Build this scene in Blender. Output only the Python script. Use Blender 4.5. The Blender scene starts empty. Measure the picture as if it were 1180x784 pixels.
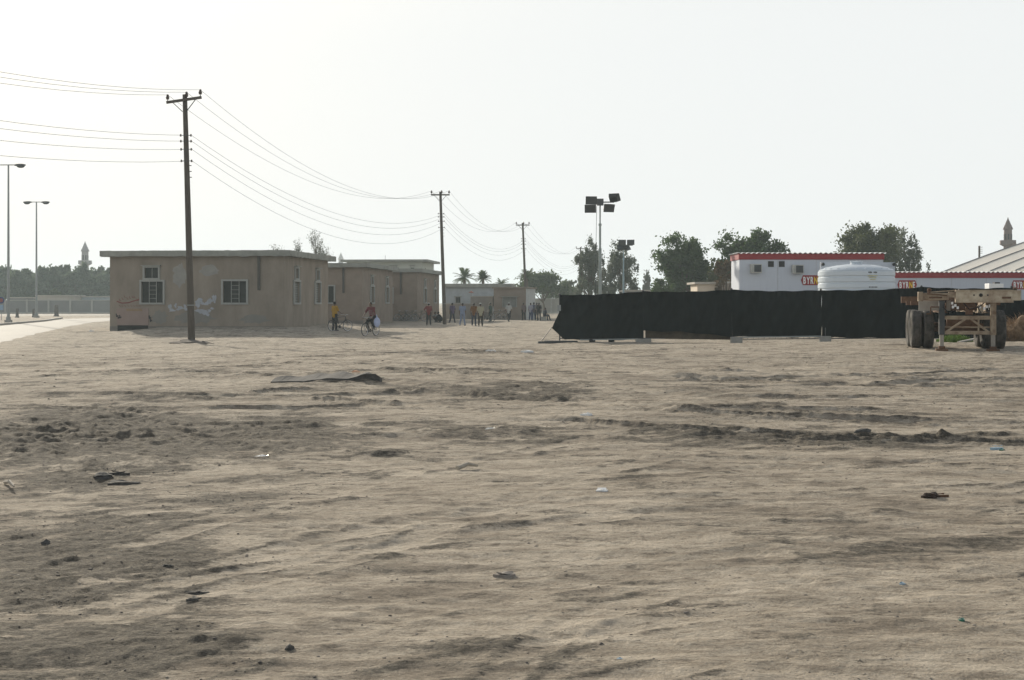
import bpy, bmesh, math, random
import numpy as np
from mathutils import Vector, Matrix
R = math.radians
random.seed(7)
rng = np.random.default_rng(11)
sc = bpy.context.scene
COL = sc.collection
F = 1475.0; CZ = 1.8; HOR = 348.0; CX = 590.0
SUN_EL, SUN_AZ = R(18.5), R(27)      # sun behind the buildings, to the left of the view

def PX(px, D): return (px-CX)/F*D
def PZ(py, D): return CZ+(HOR-py)/F*D

# ---------------------------------------------------------------- noise / terrain
def _hash(ix, iy, s):
    h = (ix*374761393 + iy*668265263 + s*1442695041) & 0xffffffff
    h = ((h ^ (h >> 13))*1274126177) & 0xffffffff
    h = h ^ (h >> 16)
    return (h & 0xffff)/65535.0*2-1
def vnoise(x, y, s=0):
    x = np.asarray(x, float); y = np.asarray(y, float)
    ix = np.floor(x).astype(np.int64); iy = np.floor(y).astype(np.int64)
    fx = x-ix; fy = y-iy
    fx = fx*fx*fx*(fx*(fx*6-15)+10); fy = fy*fy*fy*(fy*(fy*6-15)+10)
    a = _hash(ix, iy, s); b = _hash(ix+1, iy, s); c = _hash(ix, iy+1, s); d = _hash(ix+1, iy+1, s)
    return (a*(1-fx)+b*fx)*(1-fy)+(c*(1-fx)+d*fx)*fy
def fbm(x, y, o=4, s=0, g=.5):
    t = 0; a = 1
    for i in range(o):
        t = t+a*vnoise(x*2**i+13.7*i, y*2**i-7.1*i, s+i); a *= g
    return t
def sst(a, b, x):
    t = np.clip((x-a)/(b-a), 0, 1); return t*t*(3-2*t)
def macro(x, y):
    x = np.asarray(x, float); y = np.asarray(y, float)
    hi = 58+.4*(np.clip(x, -6, 25)-9); lo = hi-22
    s = 1-sst(lo, hi, y)
    gx = .35+.65*sst(-22, 4, x)
    near = .45+.55*sst(8, 26, y)
    z = .5*s*gx*near
    # earth banked against the first building
    z = z+.24*sst(-24.5, -20, x)*(1-sst(-12.5, -9, x))*sst(69, 75.5, y)*(1-sst(92, 100, y))
    return z
def rowD(py, x=0):
    D = 1.6*F/(py-HOR)
    for _ in range(12):
        D = .5*D+.5*(CZ-float(macro(x if x else 0, D)))*F/(py-HOR)
    return D
def G(px, py):
    D = 1.6*F/(py-HOR)
    for _ in range(14):
        D = .5*D+.5*(CZ-float(macro((px-CX)/F*D, D)))*F/(py-HOR)
    return (px-CX)/F*D, D
# elongated features of the ground: px0, px1, py, thickness(m across), height, dark amount
FEAT = []
def feat(px0, px1, py, wid, h, dark, py1=None):
    x0, y0 = G(px0, py); x1, y1 = G(px1, py1 or py)
    FEAT.append((x0, y0, x1, y1, wid, h, dark))
feat(0, 190, 497, 1.3, .10, .75, 503)
feat(20, 215, 520, .9, .05, .7, 512)
feat(140, 230, 492, .5, .07, .7)
feat(280, 405, 492, .55, .10, .5, 494)
feat(300, 440, 508, .6, .05, .45, 500)
feat(560, 660, 453, .55, .12, .8, 461)
feat(470, 620, 500, .5, .06, .35, 496)
feat(740, 905, 495, .55, .09, .6, 503)
feat(800, 925, 510, .4, .05, .5, 508)
feat(935, 1045, 508, .42, .15, 1.0, 504)
feat(1052, 1185, 505, .35, .10, .6, 500)
feat(905, 1185, 516, .16, .03, .5, 515)
feat(90, 165, 552, .35, .03, .6, 550)
feat(330, 400, 545, .3, .03, .35, 541)
feat(400, 500, 523, .3, .04, .35, 518)
feat(590, 720, 508, .3, .05, .4, 505)
feat(840, 890, 468, .4, .06, .6)
feat(440, 560, 428, 1.0, .08, .2, 432)
feat(310, 432, 446, .5, .05, .4, 442)
feat(170, 260, 463, .5, .06, .5, 464)
feat(500, 580, 406, 1.2, .14, .5, 410)
feat(640, 760, 407, 1.0, .06, .25, 409)
feat(880, 1000, 602, .3, .02, .3, 590)
feat(440, 640, 752, .30, .02, .35, 735)
feat(0, 230, 640, .5, .02, .35, 660)
feat(0, 250, 735, .4, .02, .45, 745)
feat(60, 200, 600, .4, .02, .3, 610)
feat(280, 420, 625, .3, .015, .25, 612)
feat(700, 800, 690, .3, .02, .25, 672)
def feats(x, y, aa=0):
    h = np.zeros_like(np.asarray(x, float)); d = np.zeros_like(h)
    rgh = .55+.5*fbm(x*2.2, y*5, 3, 77)+.25*fbm(x*9, y*14, 2, 78)
    wx = x+.5*fbm(x*.9, y*.9, 3, 50); wy = y+.22*fbm(x*1.3, y*1.3, 4, 60)
    for (x0, y0, x1, y1, w, hh, dk) in FEAT:
        dx, dy = x1-x0, y1-y0; L2 = dx*dx+dy*dy
        t = np.clip(((wx-x0)*dx+(wy-y0)*dy)/L2, 0, 1)
        taper = .35+.65*np.sin(np.pi*np.clip(t, .02, .98))**.6
        q = ((wx-x0-t*dx)**2+(wy-y0-t*dy)**2)/(w*taper)**2
        e = np.exp(-q*1.6)
        h = h+hh*e*rgh; d = np.maximum(d, dk*np.exp(-q*.9))
    return h, d
ROADN = [(-12.5, 5), (-15, 30), (-21, 53), (-24.6, 65), (-28, 78), (-32.5, 95), (-36.5, 112), (-37.5, 120)]
# sweeping wheel tracks pressed into the lot
TRK = []
def track(pts, half=.11, depth=.012, lug=0, pair=0):
    P = [G(*p) for p in pts]
    Q = []
    for i in range(len(P)-1):
        a = P[max(i-1, 0)]; b = P[i]; c = P[i+1]; d = P[min(i+2, len(P)-1)]
        for k in range(6):
            t = k/6; q = []
            for j in (0, 1): q.append(.5*(2*b[j]+(c[j]-a[j])*t+(2*a[j]-5*b[j]+4*c[j]-d[j])*t*t+(3*b[j]-a[j]-3*c[j]+d[j])*t**3))
            Q.append(q)
    Q.append(P[-1]); TRK.append((Q, half, depth, lug, pair))
track([(-60, 545), (0, 527), (60, 508), (130, 486), (215, 476)], .22, .035, 1)
track([(-60, 520), (0, 503), (50, 488), (100, 476)], .2, .028, 1)
track([(130, 478), (190, 490), (250, 506), (300, 524)], .2, .028, 1)
track([(55, 497), (72, 512), (80, 528), (86, 542)], .10, .03, 0)
track([(380, 462), (560, 478), (740, 493), (920, 503), (1240, 512)], .16, .03, 0, 1.7)
track([(230, 430), (560, 450), (760, 470), (1240, 480)], .2, .028, 0, 1.8)
track([(-60, 470), (300, 474), (700, 456), (1240, 436)], .2, .026, 0, 1.8)
track([(-60, 440), (260, 425), (600, 431), (1240, 452)], .2, .024, 0, 1.8)
track([(150, 800), (480, 705), (800, 645), (1240, 598)], .13, 0.0066, 0, 1.5)
track([(380, 800), (760, 718), (1000, 685), (1240, 660)], .12, 0.0060, 0)
track([(-60, 700), (300, 642), (700, 598), (1240, 556)], .12, 0.0060, 0, 1.5)
track([(-60, 610), (400, 572), (800, 542), (1240, 530)], .14, 0.0088, 0, 1.6)
track([(650, 800), (960, 742), (1240, 700)], .10, 0.0050, 0)
track([(240, 650), (540, 592), (900, 574), (1240, 585)], .12, 0.0072, 0)
track([(-60, 760), (200, 690), (420, 640), (640, 560), (800, 520)], .12, 0.0066, 0, 1.5)
track([(300, 560), (520, 530), (800, 528), (1240, 545)], .14, 0.0083, 0)
track([(560, 800), (700, 700), (1000, 620), (1240, 575)], .11, 0.0050, 0)
def tracks(x, y):
    h = np.zeros_like(np.asarray(x, float)); pl = np.zeros_like(h)
    near = (y > 3) & (y < 45)
    pd_ = np.zeros_like(h)
    if not np.any(near): return h, pl, pd_
    xs = x[near]; ys_ = y[near]; hh = np.zeros_like(xs); pp = np.zeros_like(xs); ed = np.zeros_like(xs)
    wob = .05*fbm(xs*1.5, ys_*1.5, 2, 310)
    fadeN = .35+.65*sst(-.45, .35, fbm(xs*.5, ys_*.5, 3, 330))
    for Q, w, dep, lug, pair in TRK:
        best = np.full(xs.shape, 1e9); sg = np.zeros_like(xs); al = np.zeros_like(xs); L0 = 0
        for (a, b) in zip(Q, Q[1:]):
            dx, dy = b[0]-a[0], b[1]-a[1]; L2 = dx*dx+dy*dy; L = math.sqrt(L2)
            t = np.clip(((xs-a[0])*dx+(ys_-a[1])*dy)/L2, 0, 1)
            ex = xs-a[0]-t*dx; ey = ys_-a[1]-t*dy; d = np.hypot(ex, ey); m = d < best
            best[m] = d[m]; s_ = np.sign(dx*ey-dy*ex); sg[m] = (s_*d)[m]; al[m] = (L0+t*L)[m]; L0 += L
        for off in ((0,) if not pair else (0, pair)):
            s = sg+wob-off; q = np.abs(s)/w
            pr = -dep*np.exp(-(q**4))+dep*.75*np.exp(-((q-1.35)/.32)**2)
            inside = np.exp(-(q**6))
            if dep > .02: pr = pr+inside*.003*np.cos(s*6.283/(w*.42))
            if lug: pr = pr+inside*.016*np.cos((al+np.abs(s)*.8)*6.283/.26)
            ed = np.maximum(ed, np.exp(-((q-1.25)/.4)**2)*fadeN*(.45 if dep > .015 else .34)); hh += pr*fadeN*(1.35 if dep > .02 else 1); pp = np.maximum(pp, inside*fadeN*(2.2*(.5+.5*np.cos((al+np.abs(s)*.8)*6.283/.26)) if lug else 1))
    h[near] = hh; pl[near] = pp; pd_[near] = ed
    return h, pl, pd_
# broad cover of darker scuffed soil and pale swept sand, (centre px, py at ground) -> world ellipses in (x/y, 1/y)
TONE = [(90, 705, 190, 80, .50), (60, 620, 180, 45, .34), (110, 512, 200, 32, .78), (330, 503, 130, 16, .5), (600, 742, 150, 34, .28), (850, 500, 130, 9, .32), (990, 507, 70, 6, .8), (1120, 506, 70, 4, .4), (700, 455, 260, 8, .2), (600, 458, 70, 6, .6), (560, 500, 110, 12, .35), (230, 560, 190, 26, .3), (950, 618, 170, 22, .2),
        (480, 690, 190, 40, -.5), (900, 690, 260, 60, -.35), (700, 630, 200, 22, -.3), (560, 560, 200, 16, -.3), (1000, 560, 180, 22, -.35), (850, 440, 300, 9, -.3), (350, 610, 110, 22, -.2)]
def tone(x, y):
    yy = np.maximum(y, 2.5); u = x/yy*F+CX; v = HOR+1.5*F/yy
    n = fbm(x*.7, y*.7, 4, 410); n2 = fbm(x*2.4, y*4, 4, 430)
    t = np.zeros_like(u)
    for (cx, cy, rx, ry, a) in TONE:
        q = ((u-cx)/rx)**2+((v-cy)/ry)**2
        t = t+a*sst(1.7, .2, q+.7*n+.3*n2) if False else t+a*(1-sst(.2, 1.8, q+.6*n+.35*n2))
    return np.where(y > 2.5, t, 0)
def ground_fields(x, y):
    z = macro(x, y)
    fh, fd = feats(x, y)
    fade = 1-sst(60, 140, np.abs(y))
    a1 = .038*fbm(x*.16, y*.42, 3, 1)                      # long low swells
    a2 = .016*fbm(x*.55+.3*y, y*1.5, 3, 5)
    wob = .6*fbm(x*.3, y*.3, 2, 70)
    rut = fbm(x*.4+5, y*1.9+.10*x+wob, 3, 9)              # wheel ruts across the view
    a3 = .020*(1-np.abs(rut)*2)*(.4+.6*sst(-.4, .6, fbm(x*.12, y*.2, 2, 80)))
    rut2 = fbm(x*.35-.5*y, y*1.1+.45*x, 2, 21)
    a4 = .012*np.maximum(0, 1-np.abs(rut2)*4)
    lump = np.maximum(0, fbm(x*2.2, y*3.0, 3, 31)-.25)
    a5 = .026*lump*sst(-.2, .5, fbm(x*.25, y*.35, 2, 90))
    a6 = .005*fbm(x*7, y*9, 3, 41)
    l1 = fbm(x*.45+3, y*1.3, 5, 220); l2 = fbm(x*1.1-.4*y, y*3.1+9, 4, 240); l3 = fbm(x*2.6, y*6.5, 3, 260)
    msk = sst(-.25, .5, fbm(x*.2, y*.33, 2, 270))
    a6 = a6+.011*sst(-.05, .03, l1)*msk+.009*sst(-.05, .04, l2)+.006*sst(-.06, .05, l3)*sst(-.2, .3, fbm(x*.6, y*.9, 2, 280))
    damp = 1-.75*np.exp(-(np.maximum(0, y-60)/25)**2)*0
    nx = np.interp(y, [r_[1] for r_ in ROADN], [r_[0] for r_ in ROADN])
    road = (1-sst(0.1, 1.8, x-nx))*sst(0, 5, y)
    micro = (a1+a2+a3+a4+a5+a6)*fade*(1-road)*(.50+.50*sst(9, 26, y))
    th, tp, te = tracks(np.asarray(x, float), np.asarray(y, float)); tn = tone(np.asarray(x, float), np.asarray(y, float)); fh = fh*.55+th+.020*np.maximum(0, fbm(x*4.5, y*6.5, 4, 350)+.1)*np.clip(tn, 0, 1)*(.12+.88*sst(9, 13, y))+.012*np.maximum(0, fbm(x*11, y*13, 4, 360))*np.clip(tn, 0, 1)
    nearw = sst(2, 6, np.abs(y)+2)
    z = z+(micro+fh)*nearw
    # dark disturbed soil: features plus patchy cover, more left; ledge and track edges darkened
    p = fbm(x*.28, y*.5, 4, 100)
    pl = sst(3, -7, x) if False else 1-sst(-6, 1.5, x+.08*y)
    patch = sst(.25, .9, p)*.28+sst(-.35, .6, fbm(x*.5, y*.9, 4, 130))*.42*pl*(1-sst(22, 34, y))
    fine = sst(.15, .75, fbm(x*2.5, y*6, 3, 160))*.30
    edge = np.exp(-((l1+.02)/.05)**2)*msk*.30+np.exp(-((l2)/.05)**2)*.14
    d = np.clip(fd*(.6+.4*fbm(x*5, y*9, 3, 44)+.1)+patch*.6+fine+edge+tn*(.75+.6*fbm(x*3, y*4, 5, 47, .65))-.35*tp+te*(.7+.6*fbm(x*4, y*6, 3, 57)), 0, 1)
    return z, d
def Hs(x, y):
    z, _ = ground_fields(np.array([x]), np.array([y])); return float(z[0])

# ---------------------------------------------------------------- materials
MATS = {}
def mat(name, col, rough=.85, nscale=3.0, namt=.18, bump=0.0, bscale=30, metal=0.0, col2=None, stretch=(1, 1, 1), spec=.3, trans=0):
    if name in MATS: return MATS[name]
    m = bpy.data.materials.new(name); m.use_nodes = True
    nt = m.node_tree; N = nt.nodes; L = nt.links
    b = N['Principled BSDF']; b.inputs['Roughness'].default_value = rough
    b.inputs['Metallic'].default_value = metal; b.inputs['Specular IOR Level'].default_value = spec
    tc = N.new('ShaderNodeTexCoord'); mp = N.new('ShaderNodeMapping'); mp.inputs['Scale'].default_value = stretch
    L.new(tc.outputs['Object'], mp.inputs['Vector'])
    n = N.new('ShaderNodeTexNoise'); n.inputs['Scale'].default_value = nscale; n.inputs['Detail'].default_value = 7; n.inputs['Roughness'].default_value = .62
    L.new(mp.outputs[0], n.inputs['Vector'])
    r = N.new('ShaderNodeValToRGB'); r.color_ramp.elements[0].position = .3; r.color_ramp.elements[1].position = .7
    c2 = col2 or tuple(max(0, c*(1-2*namt)) for c in col)
    r.color_ramp.elements[0].color = (*c2, 1); r.color_ramp.elements[1].color = (*col, 1)
    L.new(n.outputs['Fac'], r.inputs[0]); L.new(r.outputs[0], b.inputs['Base Color'])
    if bump:
        n2 = N.new('ShaderNodeTexNoise'); n2.inputs['Scale'].default_value = bscale; n2.inputs['Detail'].default_value = 5
        L.new(mp.outputs[0], n2.inputs['Vector'])
        bp = N.new('ShaderNodeBump'); bp.inputs['Strength'].default_value = bump; bp.inputs['Distance'].default_value = .02
        L.new(n2.outputs['Fac'], bp.inputs['Height']); L.new(bp.outputs[0], b.inputs['Normal'])
    if trans:
        t = N.new('ShaderNodeBsdfTranslucent'); L.new(r.outputs[0], t.inputs['Color'])
        mx = N.new('ShaderNodeMixShader'); mx.inputs[0].default_value = trans
        L.new(b.outputs[0], mx.inputs[1]); L.new(t.outputs[0], mx.inputs[2]); L.new(mx.outputs[0], N['Material Output'].inputs['Surface'])
    MATS[name] = m
    return m
def glass_mat(name, col=(.05, .06, .06)):
    m = mat(name, col, rough=.4, nscale=2, namt=.2, spec=.2); return m

def ground_mat():
    m = bpy.data.materials.new('packed_sand'); m.use_nodes = True
    nt = m.node_tree; N = nt.nodes; L = nt.links
    b = N['Principled BSDF']; b.inputs['Roughness'].default_value = .95; b.inputs['Specular IOR Level'].default_value = .12
    geo = N.new('ShaderNodeNewGeometry')
    def noise(scale, sx, sy, det=6, rough=.6):
        mp = N.new('ShaderNodeMapping'); mp.inputs['Scale'].default_value = (sx, sy, 1)
        L.new(geo.outputs['Position'], mp.inputs['Vector'])
        n = N.new('ShaderNodeTexNoise'); n.inputs['Scale'].default_value = scale; n.inputs['Detail'].default_value = det; n.inputs['Roughness'].default_value = rough
        L.new(mp.outputs[0], n.inputs['Vector']); return n
    def ramp(src, p0, p1, c0, c1):
        r = N.new('ShaderNodeValToRGB'); r.color_ramp.elements[0].position = p0; r.color_ramp.elements[1].position = p1
        r.color_ramp.elements[0].color = (*c0, 1); r.color_ramp.elements[1].color = (*c1, 1)
        L.new(src, r.inputs[0]); return r
    def mix(f, a, b_, mode='MIX'):
        x = N.new('ShaderNodeMix'); x.data_type = 'RGBA'; x.blend_type = mode
        if isinstance(f, float): x.inputs['Factor'].default_value = f
        else: L.new(f, x.inputs['Factor'])
        L.new(a, x.inputs[6]); L.new(b_, x.inputs[7]); return x.outputs[2]
    at = N.new('ShaderNodeAttribute'); at.attribute_name = 'dark'
    n1 = noise(.5, 1, 1.6); n2 = noise(6, 1, 1.5, 8, .7); n3 = noise(60, 1, 1, 4, .7); n4 = noise(1.6, .8, 1.7, 6, .68)
    c_base = ramp(n1.outputs['Fac'], .3, .7, (.56, .493, .40), (.75, .672, .555))
    c_var = ramp(n2.outputs['Fac'], .35, .62, (.62, .60, .58), (1, 1, 1))
    c_streak = ramp(n4.outputs['Fac'], .38, .6, (.72, .71, .70), (1, 1, 1))
    n7 = noise(1.5, .6, 1.7, 8, .74)
    c_dst = ramp(n7.outputs['Fac'], .40, .52, (.50, .49, .48), (1, 1, 1))
    n8 = noise(9, .85, 1.3, 7, .75)
    c_fleck = ramp(n8.outputs['Fac'], .34, .47, (.42, .41, .40), (1, 1, 1))
    c_grain = ramp(n3.outputs['Fac'], .33, .6, (.62, .6, .58), (1.0, 1.0, 1.0))
    c = mix(.75, c_base.outputs[0], c_var.outputs[0], 'MULTIPLY')
    c = mix(.7, c, c_streak.outputs[0], 'MULTIPLY')
    c = mix(.75, c, c_dst.outputs[0], 'MULTIPLY')
    c = mix(.9, c, c_fleck.outputs[0], 'MULTIPLY')
    c = mix(.75, c, c_grain.outputs[0], 'MULTIPLY')
    dk = ramp(n3.outputs['Fac'], .3, .7, (.115, .108, .097), (.26, .238, .202))
    n9 = noise(24, .8, 1.5, 6, .72)
    nm = N.new('ShaderNodeMath'); nm.operation = 'MULTIPLY_ADD'; L.new(n9.outputs['Fac'], nm.inputs[0]); nm.inputs[1].default_value = 1.0; L.new(n2.outputs['Fac'], nm.inputs[2])
    # break the dark cover up with noise so that it has ragged edges
    ad = N.new('ShaderNodeMath'); ad.operation = 'MULTIPLY_ADD'; L.new(nm.outputs[0], ad.inputs[0]); ad.inputs[1].default_value = 1.15
    L.new(at.outputs['Fac'], ad.inputs[2])
    sb = N.new('ShaderNodeMapRange'); sb.inputs[1].default_value = 1.34; sb.inputs[2].default_value = 1.62; sb.inputs[3].default_value = 0; sb.inputs[4].default_value = 1
    L.new(ad.outputs[0], sb.inputs[0])
    dkv = mix(.85, dk.outputs[0], c_var.outputs[0], 'MULTIPLY')
    n10 = noise(14, 1, 1.2, 6, .75); c_sp = ramp(n10.outputs['Fac'], .42, .60, (.55, .54, .52), (1.35, 1.3, 1.2))
    dkv = mix(.9, dkv, c_sp.outputs[0], 'MULTIPLY')
    c = mix(sb.outputs[0], c, dkv)
    # dark specks
    v = N.new('ShaderNodeTexVoronoi'); v.inputs['Scale'].default_value = 9; L.new(geo.outputs['Position'], v.inputs['Vector'])
    sp = N.new('ShaderNodeMapRange'); sp.inputs[1].default_value = .05; sp.inputs[2].default_value = .13; sp.inputs[3].default_value = .65; sp.inputs[4].default_value = 0
    L.new(v.outputs['Distance'], sp.inputs[0])
    c = mix(sp.outputs[0], c, dk.outputs[0])
    L.new(c, b.inputs['Base Color'])
    # bump : grains, crumbs and streaks
    def madd(a, k, prev=None):
        x = N.new('ShaderNodeMath'); x.operation = 'MULTIPLY_ADD'; L.new(a, x.inputs[0]); x.inputs[1].default_value = k
        if prev: L.new(prev, x.inputs[2])
        else: x.inputs[2].default_value = 0
        return x.outputs[0]
    n5 = noise(2.4, .85, 1.6, 8, .66); n6 = noise(18, 1, 1.2, 6, .7)
    hgt = madd(n5.outputs['Fac'], .06); hgt = madd(n6.outputs['Fac'], .046, hgt); hgt = madd(n3.outputs['Fac'], .018, hgt); hgt = madd(n8.outputs['Fac'], .03, hgt)
    bp = N.new('ShaderNodeBump'); bp.inputs['Strength'].default_value = .8; bp.inputs['Distance'].default_value = 1.0
    L.new(hgt, bp.inputs['Height']); L.new(bp.outputs[0], b.inputs['Normal'])
    return m

# ---------------------------------------------------------------- mesh builder
class MB:
    def __init__(s): s.v = []; s.f = []
    def add(s, vs, fs):
        o = len(s.v); s.v += [tuple(v) for v in vs]; s.f += [tuple(i+o for i in f) for f in fs]; return s
    def box(s, c, d, rz=0, M=None):
        vs = []
        for z in (-.5, .5):
            for x, y in ((-.5, -.5), (.5, -.5), (.5, .5), (-.5, .5)): vs.append(Vector((x*d[0], y*d[1], z*d[2])))
        m = M or Matrix.Rotation(rz, 3, 'Z')
        vs = [m @ v+Vector(c) for v in vs]
        return s.add(vs, [(3, 2, 1, 0), (4, 5, 6, 7), (0, 1, 5, 4), (1, 2, 6, 5), (2, 3, 7, 6), (3, 0, 4, 7)])
    def bx(s, x0, x1, y0, y1, z0, z1): return s.box(((x0+x1)/2, (y0+y1)/2, (z0+z1)/2), (abs(x1-x0), abs(y1-y0), abs(z1-z0)))
    def beam(s, a, b, w, h):
        a = Vector(a); b = Vector(b); d = (b-a); L = d.length; d.normalize()
        up = Vector((0, 0, 1)) if abs(d.z) < .95 else Vector((0, 1, 0))
        x = d.cross(up).normalized(); u = x.cross(d).normalized()
        M = Matrix((x, d, u)).transposed()
        return s.box((a+b)/2, (w, L, h), M=M)
    def cyl(s, a, b, r0, r1=None, n=12, caps=True):
        r1 = r0 if r1 is None else r1
        a = Vector(a); b = Vector(b); d = (b-a).normalized()
        up = Vector((0, 0, 1)) if abs(d.z) < .9 else Vector((1, 0, 0))
        x = d.cross(up).normalized(); y = d.cross(x).normalized()
        vs = []
        for c, r in ((a, r0), (b, r1)):
            for i in range(n):
                t = 2*math.pi*i/n; vs.append(c+x*math.cos(t)*r+y*math.sin(t)*r)
        fs = [(i, (i+1) % n, n+(i+1) % n, n+i) for i in range(n)]
        if caps: fs += [tuple(range(n))[::-1], tuple(range(n, 2*n))]
        return s.add(vs, fs)
    def path(s, pts, rs, n=8):
        if not isinstance(rs, (list, tuple)): rs = [rs]*len(pts)
        pts = [Vector(p) for p in pts]; vs = []; px = None
        for i, p in enumerate(pts):
            d = (pts[min(i+1, len(pts)-1)]-pts[max(i-1, 0)]).normalized()
            if px is None:
                up = Vector((0, 0, 1)) if abs(d.z) < .9 else Vector((1, 0, 0)); px = d.cross(up).normalized()
            px = (px-d*px.dot(d)).normalized(); py = d.cross(px)
            for k in range(n):
                t = 2*math.pi*k/n; vs.append(p+px*math.cos(t)*rs[i]+py*math.sin(t)*rs[i])
        fs = []
        for i in range(len(pts)-1):
            for k in range(n): fs.append((i*n+k, i*n+(k+1) % n, (i+1)*n+(k+1) % n, (i+1)*n+k))
        fs += [tuple(range(n))[::-1], tuple(range((len(pts)-1)*n, len(pts)*n))]
        return s.add(vs, fs)
    def lathe(s, c, prof, n=32, ax='Z'):
        vs = []; c = Vector(c)
        for (r, z) in prof:
            for i in range(n):
                t = 2*math.pi*i/n
                p = Vector((r*math.cos(t), r*math.sin(t), z))
                if ax == 'X': p = Vector((p.z, p.x, p.y))
                if ax == 'Y': p = Vector((p.x, p.z, p.y))
                vs.append(c+p)
        fs = []
        for j in range(len(prof)-1):
            for i in range(n): fs.append((j*n+i, j*n+(i+1) % n, (j+1)*n+(i+1) % n, (j+1)*n+i))
        return s.add(vs, fs)
    def prism(s, poly, z0, z1):
        n = len(poly); vs = [(x, y, z0) for x, y in poly]+[(x, y, z1) for x, y in poly]
        return s.add(vs, [(i, (i+1) % n, n+(i+1) % n, n+i) for i in range(n)]+[tuple(range(n))[::-1], tuple(range(n, 2*n))])
    def xzprism(s, poly, y0, y1):
        n = len(poly); vs = [(x, y0, z) for x, z in poly]+[(x, y1, z) for x, z in poly]
        return s.add(vs, [(i, (i+1) % n, n+(i+1) % n, n+i) for i in range(n)]+[tuple(range(n))[::-1], tuple(range(n, 2*n))])
    def ell(s, c, r, n=12, m=8, rot=None):
        c = Vector(c); vs = []
        for j in range(m+1):
            ph = -math.pi/2+math.pi*j/m
            for i in range(n):
                t = 2*math.pi*i/n
                p = Vector((r[0]*math.cos(ph)*math.cos(t), r[1]*math.cos(ph)*math.sin(t), r[2]*math.sin(ph)))
                if rot: p = rot @ p
                vs.append(c+p)
        fs = [(j*n+i, j*n+(i+1) % n, (j+1)*n+(i+1) % n, (j+1)*n+i) for j in range(m) for i in range(n)]
        return s.add(vs, fs)
    def cap(s, a, b, ra, rb, n=12):
        a = Vector(a); b = Vector(b)
        s.path([a, b], [ra, rb], n); s.ell(a, (ra,)*3, n, 8); s.ell(b, (rb,)*3, n, 8); return s
    def mesh(s, name, smooth=False):
        me = bpy.data.meshes.new(name); me.from_pydata(s.v, [], s.f); me.validate(); me.update()
        bm = bmesh.new(); bm.from_mesh(me); bmesh.ops.recalc_face_normals(bm, faces=bm.faces); bm.to_mesh(me); bm.free()
        if smooth: me.polygons.foreach_set('use_smooth', [True]*len(me.polygons))
        return me
    def build(s, name, m, parent=None, smooth=False, bevel=0, autos=False):
        me = s.mesh(name, smooth); me.materials.append(m)
        o = bpy.data.objects.new(name, me); COL.objects.link(o)
        if parent: o.parent = parent
        if bevel:
            md = o.modifiers.new('bevel', 'BEVEL'); md.width = bevel; md.segments = 2; md.limit_method = 'ANGLE'
        if autos:
            me.polygons.foreach_set('use_smooth', [True]*len(me.polygons)); me.set_sharp_from_angle(angle=R(35))
        return o
def tag(o, label, cat, group=None, kind=None):
    if label: o['label'] = label
    if cat: o['category'] = cat
    if group: o['group'] = group
    if kind: o['kind'] = kind
    return o
def thing(name, label, cat, loc=(0, 0, 0), rz=0, group=None):
    o = bpy.data.objects.new(name, None); COL.objects.link(o); o.empty_display_size = .3
    o.location = loc; o.rotation_euler = (0, 0, rz)
    return tag(o, label, cat, group)
def copy_tree(o, parent=None, top=True):
    c = o.copy(); COL.objects.link(c); c.parent = parent
    for ch in list(o.children): copy_tree(ch, c, False)
    return c
def struct(o): o['kind'] = 'structure'; return o
HAZE = .00044; SKYSTR = .10; SUNSTR = 5.0; EXPO = .03
SKYWHITE = (8.8, 9.05, 9.02)
# ---------------------------------------------------------------- ground sheet
def build_ground():
    ys = np.concatenate([-np.geomspace(200, 1.5, 24), np.linspace(-1, 3.4, 14), np.geomspace(3.6, 130, 1000), np.geomspace(133, 1500, 60)])
    a = np.linspace(-.47, .47, 760)
    sx = np.concatenate([-np.geomspace(40, .5, 40), a, np.geomspace(.5, 40, 40)])
    Y, S = np.meshgrid(ys, sx, indexing='ij')
    X = S*np.maximum(Y, 3.6) if False else S*np.maximum(np.abs(Y), 6)
    X = np.clip(X, -1500, 1500)
    Z, D = ground_fields(X.ravel(), Y.ravel())
    far = sst(130, 300, np.abs(Y.ravel()))
    Z = Z*(1-far)
    n0, n1 = Y.shape
    co = np.stack([X.ravel(), Y.ravel(), Z], 1).astype(np.float32)
    idx = np.arange(n0*n1).reshape(n0, n1)
    q = np.stack([idx[:-1, :-1], idx[:-1, 1:], idx[1:, 1:], idx[1:, :-1]], -1).reshape(-1, 4)
    me = bpy.data.meshes.new('ground')
    me.vertices.add(len(co)); me.vertices.foreach_set('co', co.ravel())
    me.loops.add(q.size); me.loops.foreach_set('vertex_index', q.ravel().astype(np.int32))
    me.polygons.add(len(q)); me.polygons.foreach_set('loop_start', np.arange(0, q.size, 4, dtype=np.int32))
    me.update(calc_edges=True)
    me.polygons.foreach_set('use_smooth', np.ones(len(q), bool))
    at = me.attributes.new('dark', 'FLOAT', 'POINT'); at.data.foreach_set('value', D.astype(np.float32))
    me.materials.append(ground_mat())
    o = bpy.data.objects.new('ground', me); COL.objects.link(o); struct(o)
build_ground()

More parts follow.
